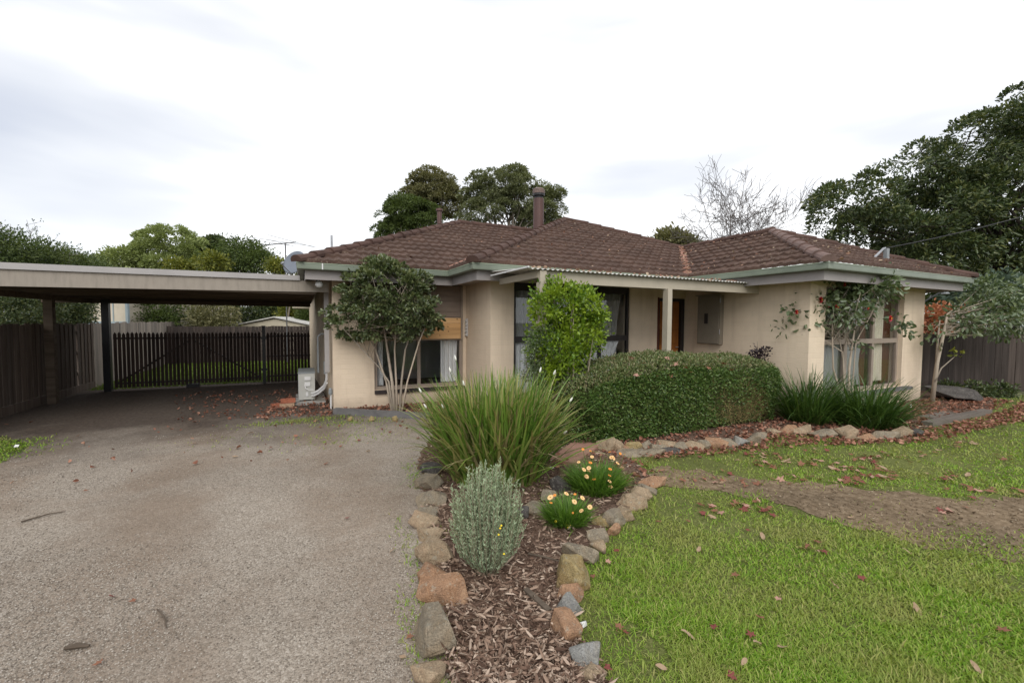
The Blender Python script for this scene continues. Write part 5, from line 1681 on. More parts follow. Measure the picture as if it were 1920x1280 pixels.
# trees seen over the carport
b = PD(320, 520, 23)
tree('lime_tree', 'rounded pale lime green tree over the carport roof', (b[0], b[1], 0), [px_ell(318, 455, 23, 44, 24), px_ell(300, 478, 23, 44, 22), px_ell(348, 470, 23, 26, 26), px_ell(330, 500, 23, 50, 20)], 150, 150, .34, .10, .055, M['lf_lime'], M['bark'], .15, 81, 8, shell=.75, out=.8, flat=.8, dome=True)
b = PD(240, 520, 22)
tree('lime_tree', 'low pale lime green bush left of the rounded lime tree', (b[0], b[1], 0), [px_ell(230, 490, 22, 32, 18), px_ell(255, 482, 22, 20, 14)], 170, 42, .15, .115, .06, M['lf_lime'], M['bark'], .12, 82, 6, shell=.7, cat='bush')
b = PD(410, 520, 25)
tree('dark_tree', 'dark green tree just right of the lime tree over the carport', (b[0], b[1], 0), [px_ell(395, 480, 25, 36, 22), px_ell(405, 458, 25, 16, 9), px_ell(372, 482, 25, 24, 24)], 90, 150, .42, .13, .055, M['lf_dark'], M['bark_dark'], .16, 83, 10, shell=.5, dome=True, flat=.8)
b = PD(450, 520, 22)
tree('mixed_tree', 'mid green spreading tree left of the satellite dish', (b[0], b[1], 0), [px_ell(455, 470, 22, 40, 18), px_ell(480, 490, 22, 40, 20), px_ell(420, 495, 22, 44, 16), px_ell(435, 460, 22, 16, 7)], 280, 44, .2, .12, .045, M['lf_mid'], M['bark'], .12, 84, 14, shell=.4)
b = PD(395, 520, 20)
tree('yellow_bush', 'yellow green bush top against the dark tree above the carport', (b[0], b[1], 0), [px_ell(397, 492, 20, 24, 12), px_ell(335, 500, 20, 22, 8)], 90, 20, .14, .13, .07, M['lf_yellow'], M['bark'], .06, 85, 6, shell=.4, cat='bush')
b = PD(545, 520, 21)
tree('yellow_bush', 'yellow green bush behind the satellite dish', (b[0], b[1], 0), [px_ell(525, 500, 21, 24, 9), px_ell(560, 500, 21, 16, 8)], 80, 20, .14, .13, .07, M['lf_yellow'], M['bark'], .06, 86, 6, shell=.4, cat='bush')
# tall hedge row along the left boundary
for i, (x, y, d, rx, ry, lab) in enumerate(((-30, 470, 9.0, 60, 50, 'tall hedge tree at the left picture edge over the carport'), (45, 480, 9.8, 58, 32, 'second tall hedge tree from the left over the carport'), (110, 492, 11.0, 48, 24, 'third hedge tree from the left over the carport'), (160, 500, 12.5, 38, 16, 'lowest hedge tree fourth from the left over the carport'))):
    b = PD(x, 600, d)
    tree('hedge_tree', lab, (b[0], b[1], 0), [px_ell(x, y, d, rx, ry), px_ell(x - 20, y + 50, d, rx * .8, 40), px_ell(x - 30, y + 95, d, rx * .7, 40)], 520, 26, .10, .06, .022, M['lf_conifer'], M['bark_dark'], .07, 90 + i, 12, shell=.5, out=.4, group='hedge trees behind the left fence')
b = PD(40, 600, 10.5)
t = thing('twiggy_shrub', 'thin airy shrub sprays rising above the hedge trees on the left', 'bush', (b[0], b[1], 0))
rng = np.random.default_rng(23); mb = MB(); PP = []
for (x, y) in ((5, 425), (20, 420), (50, 412), (62, 425), (70, 425), (38, 430), (95, 447), (110, 468), (130, 475), (75, 450), (-5, 420), (-20, 410)):
    tp = PD(x, y, 10.5 + rng.uniform(-.4, .4)); st = np.array([b[0] + rng.normal(0, .5), b[1] + rng.normal(0, .5), 0])
    m = st + (tp - st) * .6 + np.r_[rng.normal(0, .1, 2), .1]
    mb.tube([st, m, tp], [.016, .010, .003], 5, cap=False)
    for j in range(10):
        a = m + (tp - m) * rng.random(); q = a + rng.normal(0, .14, 3) + np.array([0, 0, .1]); mb.tube([a, q], [.004, .002], 3, cap=False); PP += [q, (a + q) / 2, q + rng.normal(0, .03, 3), q + rng.normal(0, .03, 3)]
obj('stem', mb, M['bark'], t)
PP = np.array(PP); leaves('foliage', PP, rng.normal(size=PP.shape) + [0, 0, .4], .055, .022, M['lf_blue'], t, rng)
# shrubs behind the side fence, seen below the carport roof
for i, (x, y, d, rx, ry, mt_, lab) in enumerate((
        (40, 575, 9.0, 75, 45, 'lf_dark', 'dense dark shrub behind the left fence at the picture edge'), (128, 580, 10.2, 38, 40, 'lf_dark', 'dense dark shrub behind the left fence next to the carport post'),
        (288, 592, 15.5, 38, 34, 'lf_mid', 'leafy green shrub just right of the neighbour house'), (345, 590, 17.0, 50, 40, 'lf_mid', 'broad bush in the middle of the view under the carport'),
        (400, 590, 16.0, 40, 38, 'lf_gum_olive', 'olive brown bush left of the cream shed'), (470, 575, 23.0, 70, 34, 'lf_dark', 'dark tree behind the cream shed'), (520, 570, 24, 50, 30, 'lf_mid', 'green tree behind the shed ridge'),
        (555, 582, 22.0, 26, 26, 'lf_yellow', 'yellow green bush at the right end of the shed'), (577, 595, 21, 14, 22, 'lf_mid', 'green bush against the house side wall beyond the shed'))):
    b = PD(x, 612, d)
    s = d / 16
    tree('garden_shrub', lab, (b[0], b[1], 0), [px_ell(x, y, d, rx, ry), px_ell(x - rx * .3, y + ry * .7, d, rx * .8, ry), px_ell(x + rx * .3, y + ry * .6, d, rx * .7, ry * .9)], 280, 26, .12 * s, .085 * s, .04 * s, M[mt_], M['bark_dark'], .05 * s, 120 + i, 10, shell=.4, cat='bush', group='shrubs seen under the carport roof', zmin=.05)
mb_rose = PD(303, 613, 14.2)
for i, (x, d) in enumerate(((650, 40), (560, 42), (470, 45), (160, 40), (100, 38))):
    pass

# ------------------------------------------------------------------ service connection on the roof and overhead cable
q = PD(1655, 470, 8.3)
base = np.array([9.85, 4.25, 0]); base[2] = roof_z(base, (E_, F_), (0, 1)) + .02
sp = thing('service_mast', 'grey raiser pipe with cable bracket on the right wing roof', 'service mast', base)
pt = PD(1657, 466, depth(base)); pb = PD(1632, 490, depth(base))
mb = MB(); mb.tube([pb + np.array([-.05, .1, -.12]), pb, pt, pt + np.array([.06, 0, .01])], .022, 8); obj('raiser_pipe', mb, M['steel'], sp)
mb = MB(); v0 = PD(1662, 472, depth(base)); mb.box(v0[0] - .045, v0[0] + .045, v0[1] - .03, v0[1] + .03, v0[2] - .13, v0[2] + .06); obj('bracket', mb, M['grey_plastic'], sp)
mb = MB(); q2 = PD(1664, 486, depth(base)); mb.tube([v0, v0 + [.03, -.03, -.12], q2, q2 + [.05, 0, -.08]], .007, 5); obj('lead', mb, M['white_plastic'], sp)
far = PD(2300, 270, 9.5); pts = [pt + (far - pt) * s + np.array([0, 0, -.9 * s * (1 - s)]) for s in np.linspace(0, 1, 16)]
mb = MB(); mb.tube(pts, .011, 6); tag(obj('overhead_cable', mb, M['cable'], None, tuple(pt)), 'black overhead service cable running from the roof out to the right', 'cable')
pole = far
mb = MB(); mb.tube([(far[0], far[1], 0), (far[0], far[1], far[2] + .6)], [.14, .11], 10); mb.box(far[0] - .6, far[0] + .6, far[1] - .05, far[1] + .05, far[2] + .2, far[2] + .3)


# ------------------------------------------------------------------ stones
def rock_mesh(sx, sy, sz, seed, flat=False):
    rng = np.random.default_rng(seed)
    bm = bmesh.new()
    P = unit(rng.normal(size=(17, 3))); P = np.sign(P) * np.abs(P) ** .68 * rng.uniform(.78, 1.06, (17, 1))
    P[:, 2] = np.clip(P[:, 2], -.7, .85)
    for p in P: bm.verts.new((p[0] * sx, p[1] * sy, p[2] * sz))
    r = bmesh.ops.convex_hull(bm, input=bm.verts[:])
    bmesh.ops.delete(bm, geom=[g for g in r['geom_interior'] if isinstance(g, bmesh.types.BMVert)], context='VERTS')
    bmesh.ops.dissolve_limit(bm, angle_limit=.25, verts=bm.verts[:], edges=bm.edges[:])
    bmesh.ops.bevel(bm, geom=bm.edges[:], offset=min(sx, sy, sz) * .06, segments=1, affect='EDGES', clamp_overlap=True)
    bmesh.ops.triangulate(bm, faces=bm.faces[:])
    bmesh.ops.subdivide_edges(bm, edges=bm.edges[:], cuts=1, use_grid_fill=True)
    for v in bm.verts:
        f = 1 + .035 * math.sin(v.co.x / sx * 7 + seed) * math.cos(v.co.y / sy * 6) + rng.normal(0, .012)
        v.co *= f
    bmesh.ops.recalc_face_normals(bm, faces=bm.faces)
    me = bpy.data.meshes.new('stone'); bm.to_mesh(me); bm.free()
    return me


CN = {'g': ('st_grey', 'grey'), 't': ('st_tan', 'tan'), 'r': ('st_rust', 'rust brown'), 'o': ('st_ochre', 'ochre'), 'b': ('st_blue', 'blue grey'), 'd': ('st_dark', 'dark grey')}
ORD = 'first second third fourth fifth sixth seventh eighth ninth tenth eleventh twelfth thirteenth fourteenth fifteenth sixteenth seventeenth eighteenth nineteenth twentieth'.split()
ORD += ['twenty-' + a for a in ORD[:9]] + ['thirtieth'] + ['thirty-' + a for a in ORD[:9]]


def stones(lst, where, grp, seed):
    rng = np.random.default_rng(seed)
    for i, (x, y, w, h, cc) in enumerate(lst):
        mt_, cn = CN[cc]
        b = G(x, y + h * .42); d = depth(b); k = d / FPX
        # height foreshortened: the camera looks down on near stones
        el = math.atan2(EYE, d)
        sx = w * k * .79; sz_ = h * k / (2 * (math.cos(el) + .75 * math.sin(el))) * 1.4
        sx = max(sx, .03); sz_ = max(sz_, .028); sy = max(.6 * sx, min(sx * .95, sz_ * 1.3))
        p = b + unit(np.array([b[0], b[1], 0])) * sy * .75
        me = rock_mesh(sx, sy, sz_, seed * 100 + i); me.materials.append(M[mt_])
        o = bpy.data.objects.new('edging_stone', me); COL.objects.link(o)
        o.location = (p[0], p[1], sz_ * rng.uniform(.34, .52)); o.rotation_euler = (rng.normal(0, .2), rng.normal(0, .2), YAW + rng.normal(0, .35))
        sizew = 'large ' if w * k > .22 else 'small ' if w * k < .11 else ''
        tag(o, f'{sizew}{cn} stone, {ORD[i]} {where}', 'stone', grp)


stones([(804, 1268, 58, 50, 't'), (820, 1192, 86, 98, 'g'), (836, 1115, 74, 60, 'r'), (812, 1083, 46, 46, 'r'), (815, 1042, 56, 56, 't'), (807, 1006, 38, 34, 't'), (800, 983, 46, 28, 't'), (797, 966, 40, 20, 'g'), (806, 938, 42, 38, 'g'), (803, 908, 42, 32, 'g'), (808, 882, 36, 26, 'd')],
       'from the near end of the row edging the gravel', 'stones edging the gravel side of the bed', 3)
stones([(1112, 1272, 44, 34, 't'), (1098, 1245, 50, 48, 'b'), (1062, 1184, 50, 56, 'r'), (1066, 1145, 40, 46, 'b'), (1062, 1116, 46, 34, 'r'), (1072, 1082, 52, 80, 'o'), (1084, 1044, 54, 42, 'g'), (1119, 1028, 30, 30, 't'), (1122, 1009, 36, 28, 'g'), (1147, 994, 24, 30, 'r'), (1126, 979, 28, 26, 'o'), (1150, 974, 42, 38, 'g'),
        (1172, 964, 30, 34, 't'), (1185, 944, 42, 34, 't'), (1200, 930, 32, 26, 't'), (1213, 921, 34, 22, 'g'), (1224, 907, 42, 22, 'r')], 'from the near end of the row edging the lawn', 'stones edging the lawn side of the bed', 4)
stones([(978, 965, 24, 30, 'd'), (1006, 956, 38, 32, 'g'), (1029, 934, 26, 26, 'g'), (1051, 910, 28, 46, 'd')], 'in the short row between lavender and daisies', 'stones between the lavender and the daisies', 5)
stones([(1130, 841, 42, 20, 't'), (1157, 838, 20, 24, 't'), (1170, 842, 18, 16, 'r'), (1186, 839, 22, 24, 'o'), (1210, 838, 32, 20, 'g'), (1232, 840, 24, 20, 'g'), (1252, 834, 34, 22, 't'), (1278, 838, 24, 18, 'g'), (1301, 837, 26, 22, 't'), (1319, 834, 16, 22, 'g'), (1339, 832, 32, 26, 'r'), (1362, 832, 26, 22, 'g'), (1383, 828, 26, 26, 'b'), (1406, 823, 32, 26, 'g'),
        (1424, 818, 22, 22, 'g'), (1450, 809, 20, 14, 't'), (1478, 807, 28, 18, 'r'), (1506, 808, 34, 20, 't'), (1542, 814, 40, 18, 'g'), (1582, 811, 42, 26, 't'), (1601, 823, 28, 12, 't'), (1625, 822, 28, 16, 'r'), (1656, 816, 40, 22, 'g'), (1690, 815, 38, 18, 't'), (1714, 812, 26, 16, 'd')],
       'from the left in the curved row', 'stones in the curved row below the hedge', 6)
stones([(1186, 853, 54, 14, 'g'), (1222, 850, 40, 14, 'g'), (1262, 847, 42, 12, 'd')], 'from the left at the foot of the curved row', 'flat stones at the foot of the curved row', 7)
b = G(1812, 752); me = rock_mesh(.62, .4, .17, 901); me.materials.append(M['st_dark']); o = bpy.data.objects.new('boulder', me); COL.objects.link(o); o.location = (b[0], b[1] + .1, .12); o.rotation_euler = (0, .12, -.3)
tag(o, 'broad flat dark boulder beside the slim tree by the right fence', 'boulder')
o = None
for (x, y, s) in ((1094, 1172, 20),):
    b = G(x, y + 5); k = depth(b) / FPX; me = rock_mesh(s * k * .5, s * k * .35, s * k * .35, 77); me.materials.append(M['white_plastic']); o = bpy.data.objects.new('pebble', me); COL.objects.link(o); o.location = (b[0], b[1], .02); tag(o, 'small pale white pebble on the grass beside the stone row', 'stone')

# kerb of the small bed in front of the left window
ka = G(632, 785); kb = G(800, 793)
mb = MB(); ka2 = np.array([.42, 7.46]); kb2 = np.array([1.72, 6.42])
mb.obox(ka2, kb2, .09, 0, .10, 1)
tag(obj('garden_kerb', mb, M['dark_concrete'], None, (1.07, 6.94, 0)), 'low dark concrete kerb in front of the left window bed', 'kerb')
for i, x in enumerate((656, 697, 740)):
    b = G(x, 790); me = rock_mesh(.045, .03, .06, 300 + i); me.materials.append(M['st_ochre']); o = bpy.data.objects.new('pointed_stone', me); COL.objects.link(o); o.location = (b[0], b[1] - .02, .04)
    tag(o, ('leftmost', 'middle', 'rightmost')[i] + ' of three small pointed yellowish stones against the dark kerb', 'stone', 'small pointed stones along the kerb')
# sleepers and paving
sa, sb_ = G(1738, 800), G(1850, 775)
mb = MB(); mb.beam((sa[0], sa[1], .035), (sb_[0], sb_[1], .035), .13, .08); tag(obj('timber_sleeper', mb, M['sleeper'], None, tuple(sa)), 'weathered grey timber sleeper edging the right bed', 'sleeper', 'sleepers edging the right bed')
sa, sb_ = G(1745, 788), G(1790, 778); mb = MB(); mb.beam((sa[0], sa[1], .02), (sb_[0], sb_[1], .02), .28, .05); tag(obj('timber_sleeper', mb, M['sleeper'], None, tuple(sa)), 'short wide sleeper lying behind the long one in the right bed', 'sleeper', 'sleepers edging the right bed')
for i, (pp, z) in enumerate(((((1030, 868), (1078, 876), (1128, 838), (1080, 830)), .05), (((1078, 826), (1135, 838), (1160, 826), (1090, 815)), .07))):
    P = [G(*a) for a in pp]; mb = MB(); mb.prism([p[:2] for p in P][::-1] if i < 9 else 0, .0, z)
    tag(obj('paving_slab', mb, M['slab'], None, tuple(np.mean(P, 0))), ('nearer pinkish stepping slab beside the strap leaf clump', 'farther brick red stepping slab at the start of the curved stone row')[i], 'paving slab', 'stepping slabs')

# ------------------------------------------------------------------ ground cover: pebbles, chips, grass, leaves
def screen_samples(n, rng, dmin, dmax, half=.66):
    """plan points spread so that near ground is covered more densely"""
    d = 1 / rng.uniform(1 / dmax, 1 / dmin, n)
    r = d * rng.uniform(-1.30, 1.30, n)
    return np.c_[_c * r - _s * d, _s * r + _c * d]


def pebbles():
    rng = np.random.default_rng(201); Q = screen_samples(170000, rng, 1.35, 8); Q = Q[in_poly(Q, driveway)]
    cl = np.sin(Q[:, 0] * 2.3 + np.sin(Q[:, 1] * 1.7) * 1.5) + np.sin(Q[:, 1] * 2.9 + Q[:, 0]) + rng.normal(0, .9, len(Q))
    Q = Q[(cl > -.3) & (Q[:, 1] < 7.0)]; n = len(Q)
    d = np.hypot(Q[:, 0], Q[:, 1]); s = rng.uniform(.002, .0052, n) * (.8 + .10 * d)
    oc = np.array([(1, 0, 0), (0, 1, 0), (-1, 0, 0), (0, -1, 0), (0, 0, .75), (0, 0, -.5)], float)
    V = oc[None] * s[:, None, None] * rng.uniform(.6, 1.25, (n, 6, 1)); a = rng.uniform(0, 6.3, n); ca, sa = np.cos(a)[:, None], np.sin(a)[:, None]
    X = V[..., 0] * ca - V[..., 1] * sa; Y = V[..., 0] * sa + V[..., 1] * ca
    V = np.stack([X + Q[:, :1], Y + Q[:, 1:], V[..., 2] + .0085 + .25 * s[:, None]], 2).reshape(-1, 3)
    F0 = np.array([(0, 1, 4), (1, 2, 4), (2, 3, 4), (3, 0, 4)])
    F = (np.arange(n)[:, None, None] * 6 + F0[None]).reshape(-1, 3)
    tag(fast_mesh('gravel_pebbles', V, F, M['pebble']), 'loose pale gravel pebbles scattered over the driveway', 'gravel', kind='stuff')


pebbles()


def crumbs():
    rng = np.random.default_rng(207); Q = screen_samples(60000, rng, 1.3, 9); Q = Q[in_poly(Q + rng.normal(0, .07, Q.shape), path_poly)]
    n = len(Q); P = np.c_[Q, rng.uniform(.012, .02, n)]; D = np.c_[rng.normal(size=(n, 2)), rng.normal(0, .4, n)]
    L = rng.uniform(.005, .022, n); V, F = leaf_arrays(P, D, L, L * rng.uniform(.3, .9, n), rng, .2, .3); V[:, 2] = np.maximum(V[:, 2], .0115)
    tag(fast_mesh('soil_crumbs', V, F, m_leaf('soil_crumb', [(.075, .052, .033), (.16, .118, .078), (.25, .19, .13), (.35, .29, .21)], .9, 0.0, .1)), 'crumbs of bare earth and tiny stones on the worn dirt path', 'soil', kind='stuff')


crumbs()
HOUSE_POLY = [(X0, Y1), (XC, Y1), (XC, Y2), (XI, Y2), (XI, Y3), (XR, Y3), (XR, 15), (X0, 15)]


def chips():
    rng = np.random.default_rng(202); Q = screen_samples(150000, rng, 1.3, 9); Q = Q[in_poly(Q, bed_poly) & ~in_poly(Q, HOUSE_POLY)]
    n = len(Q); d = np.hypot(Q[:, 0], Q[:, 1])
    P = np.c_[Q, rng.uniform(.018, .045, n)]
    D = np.c_[rng.normal(size=(n, 2)), rng.normal(0, .18, n)]
    L = rng.uniform(.006, .030, n) * rng.choice([.6, .8, 1, 1, 1.6, 2.2, 3.2], n); W = np.minimum(L * rng.uniform(.12, .5, n), .014)
    V, F = leaf_arrays(P, D, L, W, rng, .12, .12)
    V[:, 2] = np.maximum(V[:, 2], .017)
    tag(fast_mesh('bark_mulch', V, F, M['bark_chip']), 'shredded bark mulch and wood chips covering the garden bed', 'mulch', kind='stuff')


chips()


def litter():
    rng = np.random.default_rng(203)
    P = []
    for (poly, n) in (([(3.3, 3.95), (5.4, 3.55), (6.9, 3.2), (7.2, 2.9), (11, 3.0), (12.4, 3.2), (12.6, 4.4), (11.2, 4.0), (7.3, 4.0), (6.9, 4.2), (5, 4.1), (3.4, 4.2)], 2600),
                      ([(3.3, 3.9), (5.4, 3.55), (6.9, 3.2), (7.4, 2.85), (10.8, 2.85), (12.4, 3.1), (12.4, 2.5), (10, 2.45), (7, 2.55), (5.5, 3.1), (3.5, 3.45)], 2500),
                      ([(.5, 7.55), (1.7, 6.5), (2.7, 6.6), (2.8, 7.75), (.5, 7.75)], 700), ([(-.75, 7.5), (.42, 7.3), (.42, 9.2), (-.35, 9.4)], 520), ([(-1.6, 7.6), (.4, 7.2), (.2, 10.5), (-2.4, 10.8)], 350),
                      ([(-2.6, 5.2), (1.2, 5.0), (1.5, 6.4), (.4, 7.4), (-2.6, 7.6)], 55), ([(2.5, 2.8), (3.3, 3.2), (3.2, 4.0), (2.4, 4.0), (2.2, 3.2)], 160)):
        A = np.array(poly); lo, hi = A.min(0), A.max(0)
        q = rng.uniform(lo, hi, (n * 3, 2)); q = q[in_poly(q, poly)][:n]; P.append(q)
    Q = np.concatenate(P); n = len(Q); P = np.c_[Q, rng.uniform(.02, .05, n)]
    D = np.c_[rng.normal(size=(n, 2)), rng.normal(0, .25, n)]
    L = rng.uniform(.028, .065, n); V, F = leaf_arrays(P, D, L, L * rng.uniform(.45, .9, n), rng, .25, .2)
    V[:, 2] = np.maximum(V[:, 2], .02)
    tag(fast_mesh('leaf_litter', V, F, M['lf_dry']), 'red brown leaf litter lying thick along the beds', 'leaf litter', kind='stuff')
    # litter on the roof and porch sheet
    PP = []
    for poly, o, du, up in PLANES[:5]:
        A = np.array(poly); q = rng.uniform(A.min(0), A.max(0), (150 if o != (A_, B_) else 50, 2)); q = q[in_poly(q, poly)]
        z = np.array([roof_z(a, o, up) for a in q]) + .05; PP.append(np.c_[q, z])
    x = rng.uniform(2.7, 7.2, 170) ** 1.0; PP.append(np.c_[x, rng.uniform(YP - .08, YP + .25, 170), np.full(170, 2.235)])
    tt = rng.uniform(0, 1, 140); v0 = np.array([E_, D_, Z0 + .06]); v1 = np.array([j3[0], j3[1], zr3 + .06]); PP.append(v0 + (v1 - v0) * tt[:, None] + rng.normal(0, .04, (140, 3)) * [1, 1, .1])
    P = np.concatenate(PP); n = len(P); D = np.c_[rng.normal(size=(n, 2)), rng.normal(0, .3, n)]
    L = rng.uniform(.03, .075, n); V, F = leaf_arrays(P, D, L, L * .6, rng, .25, .2)
    tag(fast_mesh('roof_leaf_litter', V, F, m_leaf('pale_dry_leaf', [(.2, .09, .06), (.34, .2, .14), (.42, .33, .24)], .8, .1)), 'pale dry leaves caught on the roof tiles and porch sheet', 'leaf litter', kind='stuff')


litter()


def grass():
    rng = np.random.default_rng(204)
    Q = screen_samples(330000, rng, 1.35, 16)
    lawnm = in_poly(Q, lawn_poly)
    wob = .10 * np.c_[np.sin(Q[:, 1] * 9 + Q[:, 0] * 4), np.sin(Q[:, 0] * 8 - Q[:, 1] * 5)] + rng.normal(0, .06, Q.shape)
    path = in_poly(Q + wob, path_poly)
    nz = np.sin(Q[:, 0] * 1.9 + np.sin(Q[:, 1] * 2.3)) + np.sin(Q[:, 1] * 3.1 + Q[:, 0] * 1.2) + rng.normal(0, .8, len(Q))
    keep = lawnm & (~path | (nz > 1.45))
    # thinner patches on the lawn
    thin = np.sin(Q[:, 0] * 2.7 + 1) * np.sin(Q[:, 1] * 2.2 + Q[:, 0]) + .35 * np.sin(Q[:, 0] * 7) > .66
    keep &= ~(thin & (rng.random(len(Q)) < .75))
    spots = np.sin(Q[:, 0] * 5.3 + 2 * np.sin(Q[:, 1] * 2.1)) * np.sin(Q[:, 1] * 6.1 + 1.5 * np.sin(Q[:, 0] * 3.3)) > .80
    keep &= ~(spots & lawnm & (rng.random(len(Q)) < .4))
    # patches on the gravel: left strip, by the kerb, along the stones
    drv = in_poly(Q, driveway)
    sp_ = np.zeros(len(Q), bool)
    for (cx, cy, rx, ry, p) in ((.1, 7.15, .8, .25, .55), (.9, 6.6, .7, .35, .22), (.55, 5.9, .9, .5, .10), (1.0, 4.2, .14, .5, .6), (.62, 2.6, .10, .8, .18), (.5, 1.9, .12, .5, .22), (-3.0, 6.9, .5, .6, .4)):
        sp_ |= ((((Q[:, 0] - cx) / rx) ** 2 + ((Q[:, 1] - cy) / ry) ** 2) < rng.uniform(.2, 1.2, len(Q))) & (rng.random(len(Q)) < p)
    left = (Q[:, 0] < -2.6) & ~drv & (Q[:, 0] > -4.15)
    bedg = np.zeros(len(Q), bool)
    for (cx, cy, r) in ((.93, 2.9, .12), (1.9, 3.35, .22), (1.05, 3.9, .2), (5.9, 3.6, .14)):
        bedg |= (np.hypot(Q[:, 0] - cx, Q[:, 1] - cy) < r) & (rng.random(len(Q)) < .5)
    keep |= (drv & sp_) | left | bedg
    Q = Q[keep]
    W_ = []
    for (cx, cy, rx, ry, m) in ((.0, 7.15, .9, .22, 900), (.75, 6.75, .75, .2, 450), (.55, 5.9, 1.0, .5, 350), (-3.2, 7.0, .35, .5, 700), (-.9, 6.4, .9, .4, 120)):
        W_.append(np.c_[rng.normal(cx, rx * .5, m), rng.normal(cy, ry * .5, m)])
    Q = np.concatenate([Q] + W_); n = len(Q); d = np.hypot(Q[:, 0], Q[:, 1])
    B = np.c_[Q, np.full(n, .006)]
    tall = 1 + .5 * np.clip(np.sin(Q[:, 0] * 5 + np.sin(Q[:, 1] * 4) * 2) * np.sin(Q[:, 1] * 7 + Q[:, 0] * 2), 0, 1) + .6 * (rng.random(n) < .06)
    L = rng.uniform(.016, .038, n) * tall; W = rng.uniform(.0022, .0042, n) * (.75 + .32 * d)
    V, F, P = blade_arrays(B, rng.uniform(0, 6.3, n), rng.uniform(.1, 1.0, n), L, W, rng, 2, rng.uniform(.2, 1.2, n))
    V[:, 2] = np.maximum(V[:, 2], .0065)
    tag(fast_mesh('grass', V, F, M['grass']), 'short green lawn grass with thin yellowish patches', 'grass', kind='stuff')
    # back lawn seen through the gate
    n = 16000; Q = np.c_[rng.uniform(-4.1, .2, n), rng.uniform(12.1, 18.1, n)]
    V, F, P = blade_arrays(np.c_[Q, np.zeros(n)], rng.uniform(0, 6.3, n), rng.uniform(.1, .8, n), rng.uniform(.05, .12, n), rng.uniform(.012, .02, n), rng, 2, rng.uniform(.2, 1, n))
    tag(fast_mesh('back_lawn_grass', V, F, M['grass_far']), 'bright green back lawn seen through the pickets', 'grass', kind='stuff')


grass()


# fallen leaves one by one
def maple_leaf(seed, mat):
    rng = np.random.default_rng(seed); n = 11; V = [(0, 0, .004)]
    for k in range(n):
        a = -2.5 + 5.0 * k / (n - 1); r = (1.0 if k % 2 else .55) * (1.1 - .10 * abs(k - 5)) * .5 * rng.uniform(.85, 1.15)
        V.append((r * math.sin(a), r * math.cos(a), .10 * rng.normal() * r + .12 * r * r))
    V.append((0.02, -.45, .05)); V.append((-.02, -.45, .05))
    F = [(0, k, k + 1) for k in range(1, n)] + [(0, n + 2, n + 1)]
    me = bpy.data.meshes.new('fallen_leaf'); me.from_pydata(V, [], F); me.materials.append(mat); return me


def oval_leaf(seed, mat):
    rng = np.random.default_rng(seed); n = 7; V = []
    for k in range(n):
        s = k / (n - 1); w = .20 * math.sin(math.pi * min(1, s * .96 + .04)) ** .8 + .004; z = .12 * math.sin(s * 3 + seed) + .05
        V += [(-w, s - .5, z + .05), (0, s - .5, z), (w, s - .5, z + .05 * rng.normal())]
    F = [(3 * k + j, 3 * k + j + 1, 3 * k + j + 4, 3 * k + j + 3) for k in range(n - 1) for j in (0, 1)]
    me = bpy.data.meshes.new('fallen_leaf'); me.from_pydata(V, [], F); me.materials.append(mat); return me


LM = {'red': [maple_leaf(i, M['lf_red']) for i in range(3)], 'brown': [maple_leaf(10 + i, M['lf_brown']) for i in range(3)] , 'tan': [oval_leaf(20 + i, M['lf_tan']) for i in range(3)], 'pink': [maple_leaf(30 + i, M['lf_pink']) for i in range(2)]}
LBL = {'red': 'dark red fallen leaf lying on the lawn', 'brown': 'russet brown fallen leaf lying on the lawn', 'tan': 'narrow tan fallen leaf lying on the lawn', 'pink': 'pale pink brown fallen leaf lying on the lawn'}


def put_leaf(kind, p, size, rng, label, grp, tilt=.25):
    o = bpy.data.objects.new('fallen_leaf', LM[kind][rng.integers(len(LM[kind]))]); COL.objects.link(o)
    o.location = p; o.scale = (size, size, size * rng.uniform(.6, 1.4)); o.rotation_euler = (rng.normal(0, tilt), rng.normal(0, tilt), rng.uniform(0, 6.3))
    tag(o, label, 'leaf', grp)


